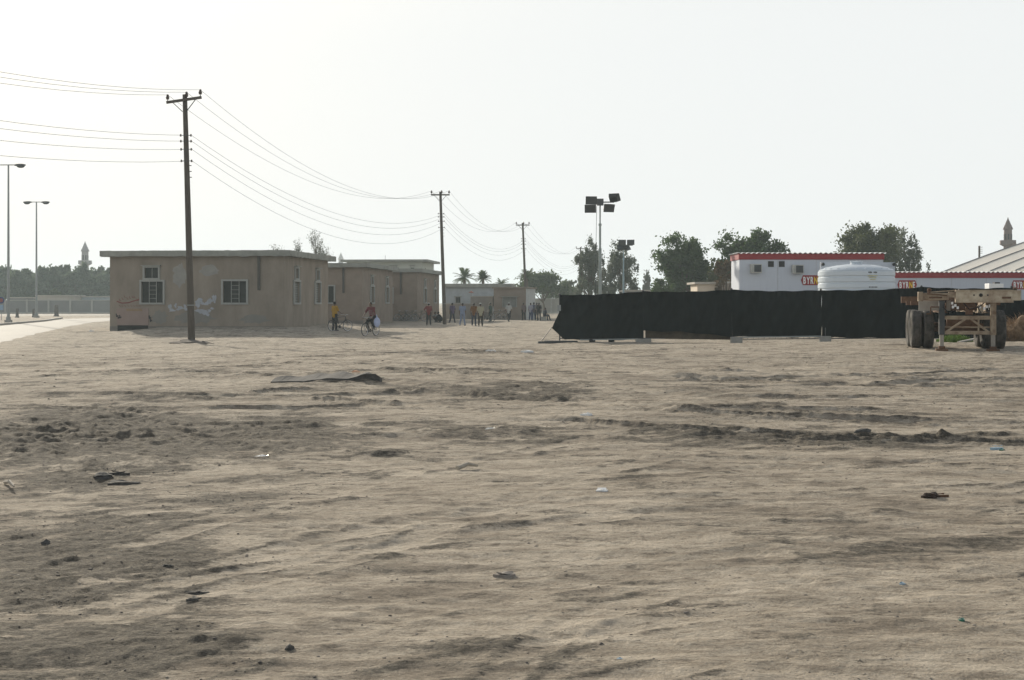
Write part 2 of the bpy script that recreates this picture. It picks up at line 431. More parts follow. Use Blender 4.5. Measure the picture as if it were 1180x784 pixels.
# roads (thin sheets over the sand)
def strip(name, near, far_, m, zoff=.05, sub=14):
    mb = MB(); pts = []
    n = len(near)
    def interp(P, t):
        k = min(int(t*(n-1)), n-2); u = t*(n-1)-k
        return (P[k][0]*(1-u)+P[k+1][0]*u, P[k][1]*(1-u)+P[k+1][1]*u)
    M = (n-1)*sub; W = 8; vs = []
    for i in range(M+1):
        a = interp(near, i/M); b = interp(far_, i/M)
        for j in range(W+1):
            u = j/W; x = a[0]*(1-u)+b[0]*u; y = a[1]*(1-u)+b[1]*u
            wob = .25*float(vnoise(i*.7, j*3.0, 7)) if j in (0,) else 0
            vs.append((x+wob, y+wob*.5, float(macro(x, y))+zoff-(.05 if j in (0, W) else 0)))
    fs = [(i*(W+1)+j, (i+1)*(W+1)+j, (i+1)*(W+1)+j+1, i*(W+1)+j+1) for i in range(M) for j in range(W)]
    mb.add(vs, fs); o = mb.build(name, m, smooth=True); struct(o); return o
asph = mat('pale_road', (.36, .345, .315), rough=.85, nscale=.4, namt=.07, bump=.15, bscale=60, spec=.25, stretch=(1, .3, 1))
strip('road', [(-12.5, 5), (-15, 30), (-21, 53), (-24.6, 65), (-28, 78), (-32.5, 95), (-36.5, 112), (-37.5, 120), (-28, 127)],
      [(-24, 5), (-27, 30), (-33, 62), (-35.5, 80), (-38.5, 95), (-43, 118), (-48, 137), (-46, 146), (-28, 150)], asph, .03)
strip('road_beyond', [(-90, 166), (-60, 168), (-30, 170)], [(-90, 174), (-60, 176), (-30, 178)], asph, .06, 4)
# kerb of the verge
mb = MB()
kp = [(-27.1, 30), (-33.1, 62), (-35.6, 80), (-38.6, 95), (-43.1, 118), (-48.2, 137)]
for a, b in zip(kp, kp[1:]): mb.beam((*a, .05+float(macro(*a))), (*b, .05+float(macro(*b))), .22, .2)
struct(mb.build('kerb', mat('kerb_stone', (.42, .40, .36), nscale=5)))

# ---------------------------------------------------------------- shared materials
M_plaster = mat('beige_plaster', (.30, .258, .212), rough=.95, nscale=1.1, namt=.10, bump=.5, bscale=9, col2=(.205, .175, .142), stretch=(1, 1, .45))
M_plaster2 = mat('brown_plaster', (.275, .225, .18), rough=.95, nscale=1.1, namt=.10, bump=.35, bscale=14, col2=(.205, .165, .135))
M_pale = mat('pale_plaster', (.44, .41, .365), rough=.95, nscale=1.0, namt=.10, bump=.3, bscale=14, col2=(.36, .335, .295))
M_slab = mat('weathered_concrete', (.33, .335, .30), rough=.95, nscale=1.6, namt=.14, bump=.4, bscale=9, col2=(.21, .215, .195))
M_frame = mat('pale_window_frame', (.34, .345, .325), rough=.6, nscale=8, namt=.08)
M_glass = glass_mat('dark_glass', (.035, .04, .038))
M_shut = mat('grey_shutter', (.20, .205, .19), rough=.7, nscale=8, namt=.1)
M_bar = mat('window_bars', (.30, .31, .29), rough=.5, nscale=8, namt=.1)
M_pipe = mat('dark_downpipe', (.10, .095, .085), rough=.8, nscale=6, namt=.15)
M_white = mat('white_paint', (.78, .79, .80), rough=.45, nscale=1.2, namt=.03, spec=.4)
M_red = mat('red_paint', (.27, .022, .028), rough=.5, nscale=3, namt=.06)
M_yel = mat('yellow_paint', (.80, .55, .03), rough=.5, nscale=3, namt=.05)
M_black = mat('black_metal', (.02, .02, .022), rough=.6, nscale=6, namt=.2)
M_conc = mat('concrete', (.36, .35, .32), rough=.92, nscale=4, namt=.12, bump=.3)
M_wood = mat('creosoted_wood', (.115, .098, .082), rough=.85, nscale=9, namt=.22, bump=.5, bscale=25, stretch=(3, 3, .25))
M_steel = mat('galvanised_steel', (.27, .29, .29), rough=.45, nscale=5, namt=.08, metal=.5)
M_darksteel = mat('dark_steel', (.06, .065, .07), rough=.55, nscale=5, namt=.15)
M_ceram = mat('brown_porcelain', (.07, .045, .035), rough=.3, nscale=5, namt=.1)

# ---------------------------------------------------------------- walls with real openings
def wall_holes(mb, O, u, nrm, W, H, t, holes):
    """O bottom corner, u along, nrm outward; holes (u0,u1,z0,z1)"""
    O = Vector(O); u = Vector(u); nrm = Vector(nrm); Z = Vector((0, 0, 1))
    us = sorted({0, W, *[h[0] for h in holes], *[h[1] for h in holes]}); zs = sorted({0, H, *[h[2] for h in holes], *[h[3] for h in holes]})
    def hole(a, b):
        return any(h[0]-1e-6 <= a and b[0] and False for h in holes)
    def inh(cu, cz): return any(h[0] < cu < h[1] and h[2] < cz < h[3] for h in holes)
    P = lambda a, z, d: O+u*a+Z*z-nrm*d
    for i in range(len(us)-1):
        for j in range(len(zs)-1):
            cu = (us[i]+us[i+1])/2; cz = (zs[j]+zs[j+1])/2
            if inh(cu, cz): continue
            for d in (0, t):
                mb.add([P(us[i], zs[j], d), P(us[i+1], zs[j], d), P(us[i+1], zs[j+1], d), P(us[i], zs[j+1], d)], [(0, 1, 2, 3)])
    for (a, b, c, e) in holes:
        mb.add([P(a, c, 0), P(b, c, 0), P(b, e, 0), P(a, e, 0), P(a, c, t), P(b, c, t), P(b, e, t), P(a, e, t)],
               [(0, 1, 5, 4), (1, 2, 6, 5), (2, 3, 7, 6), (3, 0, 4, 7)])
def boxO(mb, O, u, nrm, a0, a1, z0, z1, d0, d1):
    """box on a wall: d measured outward"""
    O = Vector(O); u = Vector(u); nrm = Vector(nrm); Z = Vector((0, 0, 1)); vs = []
    for z in (z0, z1):
        for a, d in ((a0, d0), (a1, d0), (a1, d1), (a0, d1)): vs.append(O+u*a+Z*z+nrm*d)
    mb.add(vs, [(3, 2, 1, 0), (4, 5, 6, 7), (0, 1, 5, 4), (1, 2, 6, 5), (2, 3, 7, 6), (3, 0, 4, 7)])
def window(parent, O, u, nrm, h, style='grille', fw=.11):
    a0, a1, z0, z1 = h
    f = MB()
    boxO(f, O, u, nrm, a0-fw, a0, z0-fw, z1+fw, 0.002, .09); boxO(f, O, u, nrm, a1, a1+fw, z0-fw, z1+fw, 0.002, .09)
    boxO(f, O, u, nrm, a0, a1, z1, z1+fw, 0.002, .09); boxO(f, O, u, nrm, a0, a1, z0-fw, z0, 0.002, .11)
    fr = f.build('window_frame', M_frame); w = fr
    w.name = 'window'; w.parent = parent
    p = MB(); boxO(p, O, u, nrm, a0, a1, z0, z1, -.14, -.12)
    p.build('pane', M_glass if style != 'shutter' else M_shut, w)
    g = MB(); W = a1-a0
    if style == 'grille':
        for k in (1/3, 2/3): boxO(g, O, u, nrm, a0+W*k-.02, a0+W*k+.02, z0, z1, -.10, -.06)
        for k in range(1, 5):
            z = z0+(z1-z0)*k/5; boxO(g, O, u, nrm, a0+W/3+.02, a0+W*2/3-.02, z-.012, z+.012, -.095, -.07)
    elif style == 'shutter':
        for k in range(1, 9):
            z = z0+(z1-z0)*k/9; boxO(g, O, u, nrm, a0, a1, z-.015, z+.015, -.12, -.095)
        boxO(g, O, u, nrm, a0+W*.48, a0+W*.52, z0, z1, -.12, -.08)
    else:
        boxO(g, O, u, nrm, a0+W*.48, a0+W*.52, z0, z1, -.11, -.07)
    g.build('grille', M_bar, w)
    if h[3]-h[2] < 1:
        c = MB(); boxO(c, O, u, nrm, a0-.18, a1+.18, z1+fw, z1+fw+.05, 0.0, .22); c.build('lintel', M_slab, w)
    return w
def block_building(label, loc, rz, W, Dp, side_w, front_w=True, mw=M_plaster, z_base=-.3, zr=4.55, gr='flat roofed plaster blocks in a row'):
    t = thing('plaster_building', label, 'building', loc, rz, gr)
    H = zr-z_base
    hf = [(-8.85, -7.5, 1.75, 3.02), (-8.65, -7.8, 3.24, 3.86), (-3.77, -2.33, 1.75, 3.04)] if front_w else []
    hs = []
    for y in side_w: hs += [(y, y+1.35, 1.75, 3.04), (y+.3, y+1.0, 3.24, 3.86)]
    off = lambda hs_, o: [(a+o, b+o, c-z_base, d-z_base) for a, b, c, d in hs_]
    w = MB()
    wall_holes(w, (-W, 0, z_base), (1, 0, 0), (0, -1, 0), W, H, .22, off(hf, W))
    wall_holes(w, (0, 0, z_base), (0, 1, 0), (1, 0, 0), Dp, H, .22, off(hs, 0))
    w.bx(-W, -W+.22, .222, Dp-.222, z_base, zr); w.bx(-W, -.002, Dp-.22, Dp, z_base, zr)
    wo = w.build('wall', mw, t)
    # uneven cast roof slab
    s = MB(); n = 40; o = .45; vs = []; th = .32
    for k, (ax, ay, bx_, by) in enumerate([(-W-o, -o, o, -o), (o, -o, o, Dp+o), (o, Dp+o, -W-o, Dp+o), (-W-o, Dp+o, -W-o, -o)]):
        for i in range(n):
            u = i/n; vs.append((ax+(bx_-ax)*u+.015*math.sin(i*1.7+k), ay+(by-ay)*u, 0))
    m_ = len(vs); rr = random.Random(int(W*100+Dp*7))
    bot = [(x, y, zr+.002-.035*rr.random()*rr.random()*2) for x, y, _ in vs]; top = [(x, y, zr+th+.02*rr.random()) for x, y, _ in vs]
    s.add(bot+top, [(i, (i+1) % m_, m_+(i+1) % m_, m_+i) for i in range(m_)]+[tuple(range(m_, 2*m_))]); s.add([(-W-o, -o, zr+.003), (o, -o, zr+.003), (o, Dp+o, zr+.003), (-W-o, Dp+o, zr+.003)], [(0, 3, 2, 1)])
    s.build('roof', M_slab, t)
    for h in hf:
        window(t, (0, 0, 0), (1, 0, 0), (0, -1, 0), h, 'grille' if h[3]-h[2] > 1 else 'plain')
    for k, h in enumerate(hs): window(t, (0, 0, 0), (0, 1, 0), (1, 0, 0), h, 'shutter' if h[3]-h[2] > 1 else 'plain')
    p = MB(); p.bx(-1.62, -1.48, -.13, -.003, 2.5, zr-.02); p.build('downpipe', M_pipe, t)
    pl = MB(); pl.bx(-W+.002, .03, -.035, -.002, z_base, .32); pl.build('plinth', mat('stained_plinth', (.22, .20, .18), nscale=2, namt=.15), t)
    return t
A = block_building('nearest flat roofed plaster building behind the first utility pole, with graffiti on its front wall', (-13.6, 76.5, 0), R(-6), 10.85, 10.5, (1.95, 7.0))
B = block_building('middle flat roofed plaster building behind the two cyclists, set behind the graffiti building', (-11.85, 101.6, 0), R(-6), 10.85, 12, (2.75, 8.8), mw=M_plaster2)
C_ = block_building('farthest flat roofed plaster building of the row, beside the second utility pole', (-8.76, 118.5, 0), R(-6), 10.85, 12.5, (3.3, 9.1), mw=M_plaster2)
# A : patch panel, gap painted dark and graffiti
def stroke(mb, pts, w, y=-.006):
    for (a, b) in zip(pts, pts[1:]):
        a = Vector((a[0], y, a[1])); b = Vector((b[0], y, b[1])); d = (b-a)
        nn = Vector((-d.z, 0, d.x)).normalized()*w/2; e = d.normalized()*w*.3
        mb.add([a-e-nn, b+e-nn, b+e+nn, a-e+nn], [(0, 1, 2, 3)])
def ax(px): return -(328-px)*.0525
def az(py): return CZ+(HOR-py)*.0525
g = MB(); g.bx(ax(130), ax(168), -.045, -.003, az(375), az(355.5)); g.build('patched_panel', mat('pinkish_render', (.31, .235, .205), nscale=1.5, namt=.08, bump=.3, bscale=14), A)
g = MB(); g.bx(ax(131), ax(167.5), -.06, -.036, az(385), az(375.2)); g.build('painted_dark_gap', mat('gap_shade_black', (.012, .012, .012), nscale=3), A)  # solid black box paints the shade inside the gap below the panel
M_gw = mat('white_spray_paint', (.40, .42, .46), nscale=3, namt=.12, rough=.8); M_gr = mat('red_spray_paint', (.24, .075, .06), nscale=3, rough=.8); M_gy = mat('ochre_spray_paint', (.36, .24, .09), nscale=3, rough=.8); M_gk = mat('black_spray_paint', (.05, .045, .05), nscale=3, rough=.8)
g = MB(); rr = random.Random(5)
def blob(cx, cz, w, h, n=12):
    vs = [(ax(cx)+1.15*w*math.cos(6.283*i/n)*(.35+1.0*rr.random())*.0525, 0, az(cz)+1.1*h*math.sin(6.283*i/n)*(.3+1.0*rr.random())*.0525) for i in range(n)]
    yy = -.005-.0004*len(g.f)
    g.add([(x, yy-.003, z) for x, _, z in vs], [tuple(range(n))])
for (cx, cz, w, h) in [(193, 354, 2, 3), (196, 358, 4, 2), (200, 352.5, 1.6, 3.5), (205, 355.5, 5, 2.2), (211, 353.5, 2, 3.2), (215, 356.5, 5, 1.8), (226, 350, 3, 4.5), (229, 347, 3, 3), (233, 350.5, 5, 2), (238, 349, 3, 3), (241, 346.5, 2.4, 3.4), (244.5, 344.5, 1.8, 5), (247, 343, 1.2, 4), (228, 358, 5, 2.4), (234, 360, 5, 2.6), (238, 362, 2, 2.4), (240, 358, 3, 2), (243, 355.5, 2.5, 1.5), (246, 348, 1, 3)]:
    blob(cx, cz, w, h)
g.build('graffiti', M_gw, A)
M_st = mat('damp_stain', (.235, .222, .198), nscale=2.5, namt=.08, rough=.95, bump=.3); M_st2 = mat('cement_patch', (.31, .30, .275), nscale=2.5, namt=.1, rough=.95, bump=.4)
for (m_, cx, cz, w, h) in [(M_st, 222, 366, 26, 7), (M_st2, 205, 318, 9, 14), (M_st, 292, 368, 18, 5), (M_st, 181, 366, 9, 8), (M_st2, 240, 312, 12, 6)]:
    g = MB(); n = 26
    vs = [(ax(cx)+w*math.cos(6.283*i/n)*(.7+.5*rr.random())*.0525, -.0032, min(max(az(cz)+h*math.sin(6.283*i/n)*(.7+.5*rr.random())*.0525, .35), 4.4)) for i in range(n)]
    g.add([(ax(cx), -.0032, az(cz))]+vs, [(0, i+1, (i+1) % n+1) for i in range(n)]); g.build('plaster_patch' if m_ is M_st2 else 'damp_stain', m_, A)
g = MB()
stroke(g, [(ax(130), az(347.5)), (ax(136), az(349.5)), (ax(144), az(349)), (ax(150), az(347)), (ax(156), az(345.5))], .07)
for k in range(9):
    x = 132+k*3+rr.random(); z = 340+rr.random()*5
    stroke(g, [(ax(x), az(z)), (ax(x+.5), az(z+2)), (ax(x+1.8), az(z+2.2))], .03, -.008-.001*k)
for k in range(8):
    x = 132+k*3.4+rr.random(); stroke(g, [(ax(x), az(352)), (ax(x+1.6), az(353.5))], .03, -.007)
g.build('graffiti', M_gr, A)
g = MB()
for k in range(9):
    x = 142+k*2.1; stroke(g, [(ax(x), az(356)), (ax(x+.4), az(358.5)), (ax(x+1.3), az(357.2))], .035, -.05-.001*k)
g.build('graffiti', M_gy, A)
g = MB()
for (x, z) in [(129.5, 362), (131.5, 364), (133.5, 363.5), (168.8, 364), (170, 367.5)]:
    stroke(g, [(ax(x), az(z)), (ax(x+.3), az(z+3)), (ax(x+1.7), az(z+2))], .07, -.048-.0005*x/10)
g.build('graffiti', M_gk, A)

# taller pale building behind the row
t = thing('two_storey_building', 'taller pale building with a thin overhanging roof slab, rising behind the row of plaster blocks', 'building', (-10.5, 150, 0), R(-5))
w = MB(); wall_holes(w, (-9, 0, -.2), (1, 0, 0), (0, -1, 0), 9, 6.7, .2, [(7.6, 8.0, 5.3, 6.0), (5.2, 5.9, 5.2, 6.0)])
wall_holes(w, (0, 0, -.2), (0, 1, 0), (1, 0, 0), 9, 6.7, .2, [(2, 2.7, 5.2, 6.0)]); w.bx(-9, -8.8, .21, 9, -.2, 6.5); w.bx(-9, 0, 8.8, 9, -.2, 6.5); w.build('wall', mat('pale_green_plaster', (.45, .47, .42), nscale=1, namt=.06), t)
s = MB(); s.bx(-9.6, .7, -.7, 9.6, 6.502, 6.76); s.build('roof', M_slab, t)
for h in [(-1.4, -1.0, 5.3, 6.0), (-3.8, -3.1, 5.2, 6.0)]: window(t, (0, 0, 0), (1, 0, 0), (0, -1, 0), h, 'plain', .06)
s = MB(); s.cyl((-4.6, 1, 6.7), (-4.6, 1, 7.3), .02, n=6); s.build('antenna', M_darksteel, t)

# white building and brown annex in the middle distance
t = thing('white_building', 'long low whitewashed building with a flat slab roof behind the group of standing men', 'building', (-7.35, 140, 0), R(-3))
w = MB(); wall_holes(w, (0, 0, -.2), (1, 0, 0), (0, -1, 0), 7.1, 3.6, .2, [(1.2, 1.7, 1.9, 2.5), (4.9, 5.5, 1.5, 2.6)]); w.bx(0, .2, .21, 8, -.2, 3.4); w.bx(6.9, 7.1, .21, 8, -.2, 3.4); w.bx(.2, 6.9, 7.8, 8, -.2, 3.4)
w.build('wall', mat('bluish_whitewash', (.42, .46, .49), nscale=1.2, namt=.13, col2=(.30, .33, .35)), t)
s = MB(); s.bx(-.3, 7.3, -.4, 8.3, 3.402, 3.78); s.build('roof', M_slab, t)
window(t, (0, 0, 0), (1, 0, 0), (0, -1, 0), (1.2, 1.7, 1.7+.0, 2.3), 'plain', .05); window(t, (0, 0, 0), (1, 0, 0), (0, -1, 0), (4.9, 5.5, 1.3, 2.4), 'plain', .05)
t = thing('brown_annex', 'low brown plaster shed with a dark square window opening and a pale right end wall', 'building', (1.4, 128.6, 0), R(-10))
w = MB(); wall_holes(w, (-3.3, 0, -.2), (1, 0, 0), (0, -1, 0), 3.3, 3.35, .2, [(.95, 2.35, 1.5, 2.45)]); w.bx(-3.3, -3.1, .21, 6, -.2, 3.15); w.bx(-3.1, -.003, 5.8, 6, -.2, 3.15); w.build('wall', M_plaster2, t)
w = MB(); w.bx(-.2, .02, .003, 6, -.2, 3.13); w.build('end_wall', mat('pale_end_wall', (.52, .54, .54), nscale=2, namt=.12), t)
s = MB(); s.bx(-3.45, .15, -.15, 6.1, 3.152, 3.3); s.build('roof', M_plaster, t)
window(t, (0, 0, 0), (1, 0, 0), (0, -1, 0), (-2.35, -.95, 1.3, 2.25), 'shutter', .04)
t = thing('compound_wall', 'low grey stepped yard wall in front of the whitewashed building', 'wall', (-7.2, 133, 0), R(-3))
w = MB(); w.bx(0, 2.9, 0, .2, -.2, 1.55); w.bx(2.902, 5.2, -.02, .2, -.2, 2.3); w.build('wall_panel', mat('grey_block_wall', (.33, .31, .28), nscale=1.4, namt=.12, bump=.3), t)
w = MB(); w.bx(0, 2.9, -.04, .24, 1.552, 1.62); w.bx(2.902, 5.22, -.06, .24, 2.302, 2.38); w.build('coping', M_pale, t)
t = thing('awning_post', 'slim post with a small reddish canopy against the whitewashed wall', 'post', (PX(543, 136), 136, 0))
w = MB(); w.cyl((0, 0, 0), (0, 0, 2.8), .04, n=8); w.build('pole', M_steel, t)
w = MB(); w.add([(-.3, -.3, 2.75), (.3, -.3, 2.75), (.3, .3, 2.75), (-.3, .3, 2.75), (0, 0, 2.98)], [(0, 1, 4), (1, 2, 4), (2, 3, 4), (3, 0, 4), (3, 2, 1, 0)]); w.build('canopy', mat('faded_red', (.42, .17, .13)), t)

# ---------------------------------------------------------------- far walls
def post_wall(name, label, px0, px1, D, ztop, step, posts_m, panel_m, phase=0):
    t = thing(name, label, 'wall', (PX(px0, D), D, 0))
    L = PX(px1, D)-PX(px0, D)
    w = MB(); w.bx(0, L, 0, .15, -.3, ztop); w.build('wall_panel', panel_m, t)
    w = MB(); w.bx(0, L, -.03, .18, ztop+.002, ztop+.1); w.build('coping', posts_m, t)
    w = MB(); w.bx(0, L, -.12, -.002, -.3, .22); w.build('plinth', posts_m, t)
    x = phase
    while x < L:
        w = MB(); w.bx(x-.13, x+.13, -.14, -.004, .222, ztop+.16); w.build('post', posts_m, t); x += step
    return t
M_wall = mat('grey_boundary_wall', (.24, .24, .23), nscale=.5, namt=.10); M_wallp = mat('pale_wall_post', (.42, .41, .38), nscale=2, namt=.08)
post_wall('boundary_wall', 'long grey boundary wall with pale posts beyond the road, under the far trees', -60, 330, 197, 2.0, 3.34, M_wallp, M_wall, 5.5)
post_wall('boundary_wall', 'pale boundary wall with wide panels seen between the seated men and the black screen fence', 590, 700, 202, 2.25, 9.0, mat('pale_post2', (.55, .54, .50)), mat('beige_panel', (.42, .40, .36), nscale=.6, namt=.08), 6.2)
def simple_house(name, label, px0, px1, D, ztop, dep, m, slots=0, rz=0, gr=None, ov=.3):
    t = thing(name, label, 'building', (PX(px0, D), D, 0), rz, gr); L = PX(px1, D)-PX(px0, D)
    hs = []
    if slots:
        sp = L/slots
        hs = [(sp*(k+.25), sp*(k+.75), ztop*.52, ztop*.78) for k in range(slots)]
    w = MB(); wall_holes(w, (0, 0, -.3), (1, 0, 0), (0, -1, 0), L, ztop+.3, .2, hs); w.bx(0, .2, .21, dep, -.3, ztop); w.bx(L-.2, L, .21, dep, -.3, ztop); w.bx(.2, L-.2, dep-.2, dep, -.3, ztop); w.build('wall', m, t)
    w = MB(); w.bx(-ov, L+ov, -ov, dep+ov, ztop+.002, ztop+.18); w.build('roof', M_pale, t)
    for h in hs:
        w = MB(); w.bx(h[0], h[1], .1, .14, h[2]-.3, h[3]-.3); w.build('window', M_glass, t)
    return t
simple_house('low_house', 'low pale house behind the boundary wall, with dark openings, right of the shorter street lamp', 43, 80, 216, 2.75, 7, M_pale, 5)
simple_house('low_house', 'low bluish house behind the boundary wall, left of the graffiti building', 82, 128, 222, 2.6, 7, mat('blue_grey_wall', (.40, .46, .50)), 0)
simple_house('low_house', 'low dim shed behind the boundary wall, between the two street lamps', 12, 38, 228, 2.45, 6, M_wall, 0)
simple_house('guard_house', 'small beige flat roofed block with a row of dark openings, left of the white cabin', 804, 828, 112, 3.35, 4.5, mat('cream_block', (.60, .52, .42), nscale=2, namt=.06), 6)
simple_house('grey_shed', 'long low grey roofed shed showing just above the black fence, in front of the trees', 722, 800, 142, 2.95, 6, mat('grey_sheet', (.46, .47, .48), nscale=2), 0)
simple_house('brown_shed', 'low brown shed tucked between the beige block and the white cabin', 829, 842, 118, 3.5, 4.0, M_plaster2, 0, ov=.1)

# ---------------------------------------------------------------- minarets
M_min = mat('minaret_stone', (.17, .125, .115), nscale=1.5, namt=.1)
M_minp = mat('minaret_white', (.58, .58, .56), nscale=1.5, namt=.06)
def minaret(label, px, D, ztop, s, m, gr='slender minarets on the skyline'):
    t = thing('minaret', label, 'minaret', (PX(px, D), D, 0), R(10), gr)
    zb = ztop-5.6*s
    w = MB(); w.lathe((0, 0, 0), [(1.05*s, -.3), (1.0*s, zb*.6), (.92*s, zb)], 8); w.lathe((0, 0, 0), [(.88*s, zb+.9*s), (.84*s, ztop-2.4*s)], 8)
    w.build('shaft', m, t)
    w = MB(); w.lathe((0, 0, 0), [(.9*s, zb-.5*s), (1.75*s, zb), (1.75*s, zb+.15*s), (1.7*s, zb+.15*s), (1.7*s, zb+.85*s), (1.55*s, zb+.85*s), (1.55*s, zb+.16*s), (.6*s, zb+.16*s)], 8); w.build('balcony', m, t)
    w = MB(); w.lathe((0, 0, 0), [(.84*s, ztop-2.45*s), (1.08*s, ztop-2.4*s), (1.05*s, ztop-2.25*s), (.5*s, ztop-1.0*s), (.12*s, ztop-.1*s), (.02*s, ztop+.3*s)], 8); w.build('spire', m, t)
    w = MB()
    for k in range(8):
        a = R(22.5+45*k); w.box((math.cos(a)*.82*s, math.sin(a)*.82*s, zb+1.6*s), (.06, .3*s, 1.2*s), a)
    w.build('arched_opening', M_black, t)
    return t
minaret('hazy minaret rising over the far trees at the left', 98, 330, 17.2, 1.0, mat('haze_paled_minaret', (.30, .30, .30), nscale=1.5, namt=.08))  # stone colour made paler to imitate haze
minaret('brown minaret rising behind the white marquee roof', 1161.5, 262, 18.9, .95, M_min)
minaret('small pale minaret tip over the roofs of the plaster blocks', 392.8, 450, 19.0, .95, M_minp)
# ---------------------------------------------------------------- utility poles
def utility_pole(label, px, D, H, lean=0, rb=.16, rt=.10, arm=1.5, tilt=0, three=True, cat='utility pole'):
    x = PX(px, D); z0 = Hs(x, D) if D < 120 else 0
    t = thing('utility_pole', label, cat, (x, D, z0-.2), 0, 'wooden utility poles carrying the overhead line')
    H = H+.2; top = Vector((lean, 0, H))
    w = MB(); w.path([top*k for k in (0, .25, .5, .75, 1)], [rb+(rt-rb)*k for k in (0, .25, .5, .75, 1)], 12); w.build('pole', M_wood, t, smooth=False, autos=True)
    w = MB(); w.beam((lean-arm/2, -.14, H-.25-tilt/2), (lean+arm/2, -.14, H-.25+tilt/2), .09, .11); w.build('crossarm', M_wood, t)
    ins = []
    for k in (-1, 0, 1):
        xx = lean+k*(arm/2-.05) if k else lean+.11
        zz = H-.195+tilt/2*k if k else H-.19
        w = MB(); w.cyl((xx, -.14, zz), (xx, -.14, zz+.10), .018, n=6); w.lathe((xx, -.14, zz+.08), [(.0, 0), (.075, 0), (.06, .05), (.085, .06), (.055, .13), (.05, .2), (0, .22)], 10); w.build('insulator', M_ceram, t, smooth=True)
        ins.append(Vector((xx, -.14, zz+.27)))
    w = MB()
    for k in (-1, 1): w.beam((lean+k*arm*.32, -.11, H-.3+tilt/2*k*.6), (lean*.95+k*.08, -.12, H-.75), .03, .03)
    w.build('brace', M_darksteel, t)
    lv = []
    for j, dz in enumerate((1.75, 2.0, 2.35, 2.85)):
        f = (H-dz)/H; c = top*f
        for k in (-1, 1):
            w = MB(); w.cyl(c+Vector((k*.1, -.02, 0)), c+Vector((k*.22, -.02, 0)), .015, n=6); w.cyl(c+Vector((k*.22, -.02, -.05)), c+Vector((k*.22, -.02, .05)), .04, .03, 8); w.build('spool_insulator', M_ceram, t)
        lv.append(c+Vector((.24, -.02, 0)))
    for j in range(3):
        c = top*((H-3.05-.25*j)/H); w = MB(); w.cyl(c+Vector((.09, 0, 0)), c+Vector((.2, 0, 0)), .02, n=6); w.build('bolt', M_darksteel, t)
    w = MB(); c = top*.17; w.cyl(c-Vector((0, 0, .02)), c+Vector((0, 0, .02)), rb+(rt-rb)*.17+.012, n=12); w.build('steel_band', M_steel, t)
    M = Matrix.Translation(Vector((x, D, z0-.2)))
    return [M @ v for v in ins], [M @ v for v in lv]
S = []
p0 = (Vector((-25, 8, 0)))
S.append(([p0+Vector((dx, 0, 10.8)) for dx in (-.7, .1, .7)], [p0+Vector((0, 0, z)) for z in (9.1, 8.8, 8.3, 7.8)]))
S.append(utility_pole('nearest tall leaning utility pole, in front of the graffiti building', 221, 55, 10.7, lean=-.30, tilt=.22))
S.append(utility_pole('second utility pole, at the end of the row of plaster blocks', 512.5, 102.5, 10.6, lean=-.35))
S.append(utility_pole('third utility pole, before the brown shed and the group of men', 607, 141, 10.5, lean=-.45))
S.append(utility_pole('distant utility pole at the left edge of the feathery trees', 669, 208, 10.7, lean=0))
S.append(utility_pole('farthest tiny utility pole with a crossarm, between the two clumps of trees', 745, 350, 10.6, lean=0))
def wire(label, pts, sag, r=.0072):
    mb = MB(); P = []
    for i, (a, b) in enumerate(zip(pts, pts[1:])):
        for k in range(24):
            u = k/24; p = a.lerp(b, u); p = p-Vector((0, 0, sag[i]*4*u*(1-u))); P.append(p)
    P.append(pts[-1]); mb.path(P, r, 5)
    return tag(mb.build('power_line', mat('dull_wire', (.10, .125, .15), rough=1, spec=0)), label, 'wire', 'overhead wires strung between the utility poles')
names = ['left', 'middle', 'right']
for k in range(3):
    wire(f'thin overhead wire on the {names[k]} insulator of the pole crossarms', [S[i][0][k] for i in range(len(S))], [2.0, 2.1+.05*k, 2.0, 2.2, 3])
lvn = ['uppermost', 'second highest', 'third highest', 'lowest']
for k in range(4):
    wire(f'{lvn[k]} of the four thin wires strung low on the pole sides', [S[i][1][k] for i in range(len(S))], [1.55, 2.0+.1*k, 1.9, 2.2, 3])
# mound at the foot of the first pole
def clod(name, label, cat, x, y, s, m, seed, flat=.5, group=None, n=3, dz=0):
    bm = bmesh.new(); bmesh.ops.create_icosphere(bm, subdivisions=n, radius=1)
    rr = random.Random(seed); ph = [rr.random()*9 for _ in range(6)]
    for v in bm.verts:
        c = v.co; k = 1+.22*math.sin(c.x*3+ph[0])*math.cos(c.y*4+ph[1])+.12*math.sin(c.z*7+ph[2]+c.x*5)+.05*rr.random()
        v.co = Vector((c.x*k*s[0], c.y*k*s[1], c.z*k*s[2]))
    me = bpy.data.meshes.new(name); bm.to_mesh(me); bm.free(); me.materials.append(m)
    o = bpy.data.objects.new(name, me); COL.objects.link(o); o.location = (x, y, Hs(x, y)+dz)
    o.rotation_euler[2] = rr.random()*6 if s[0] < .6 else 0
    return tag(o, label, cat, group)
M_dirt = mat('dark_dirt', (.23, .20, .17), rough=1, nscale=6, namt=.2, bump=.8, bscale=20)
x, y = PX(220, 54.8), 54.8
clod('dirt_mound', 'low mound of dark soil heaped round the foot of the nearest utility pole', 'mound', x, y, (.85, .6, .17), M_dirt, 3)
clod('rock', 'small brown rock beside the foot of the nearest utility pole', 'rock', PX(235, 54.5), 54.5, (.13, .12, .12), M_dirt, 4, n=2)

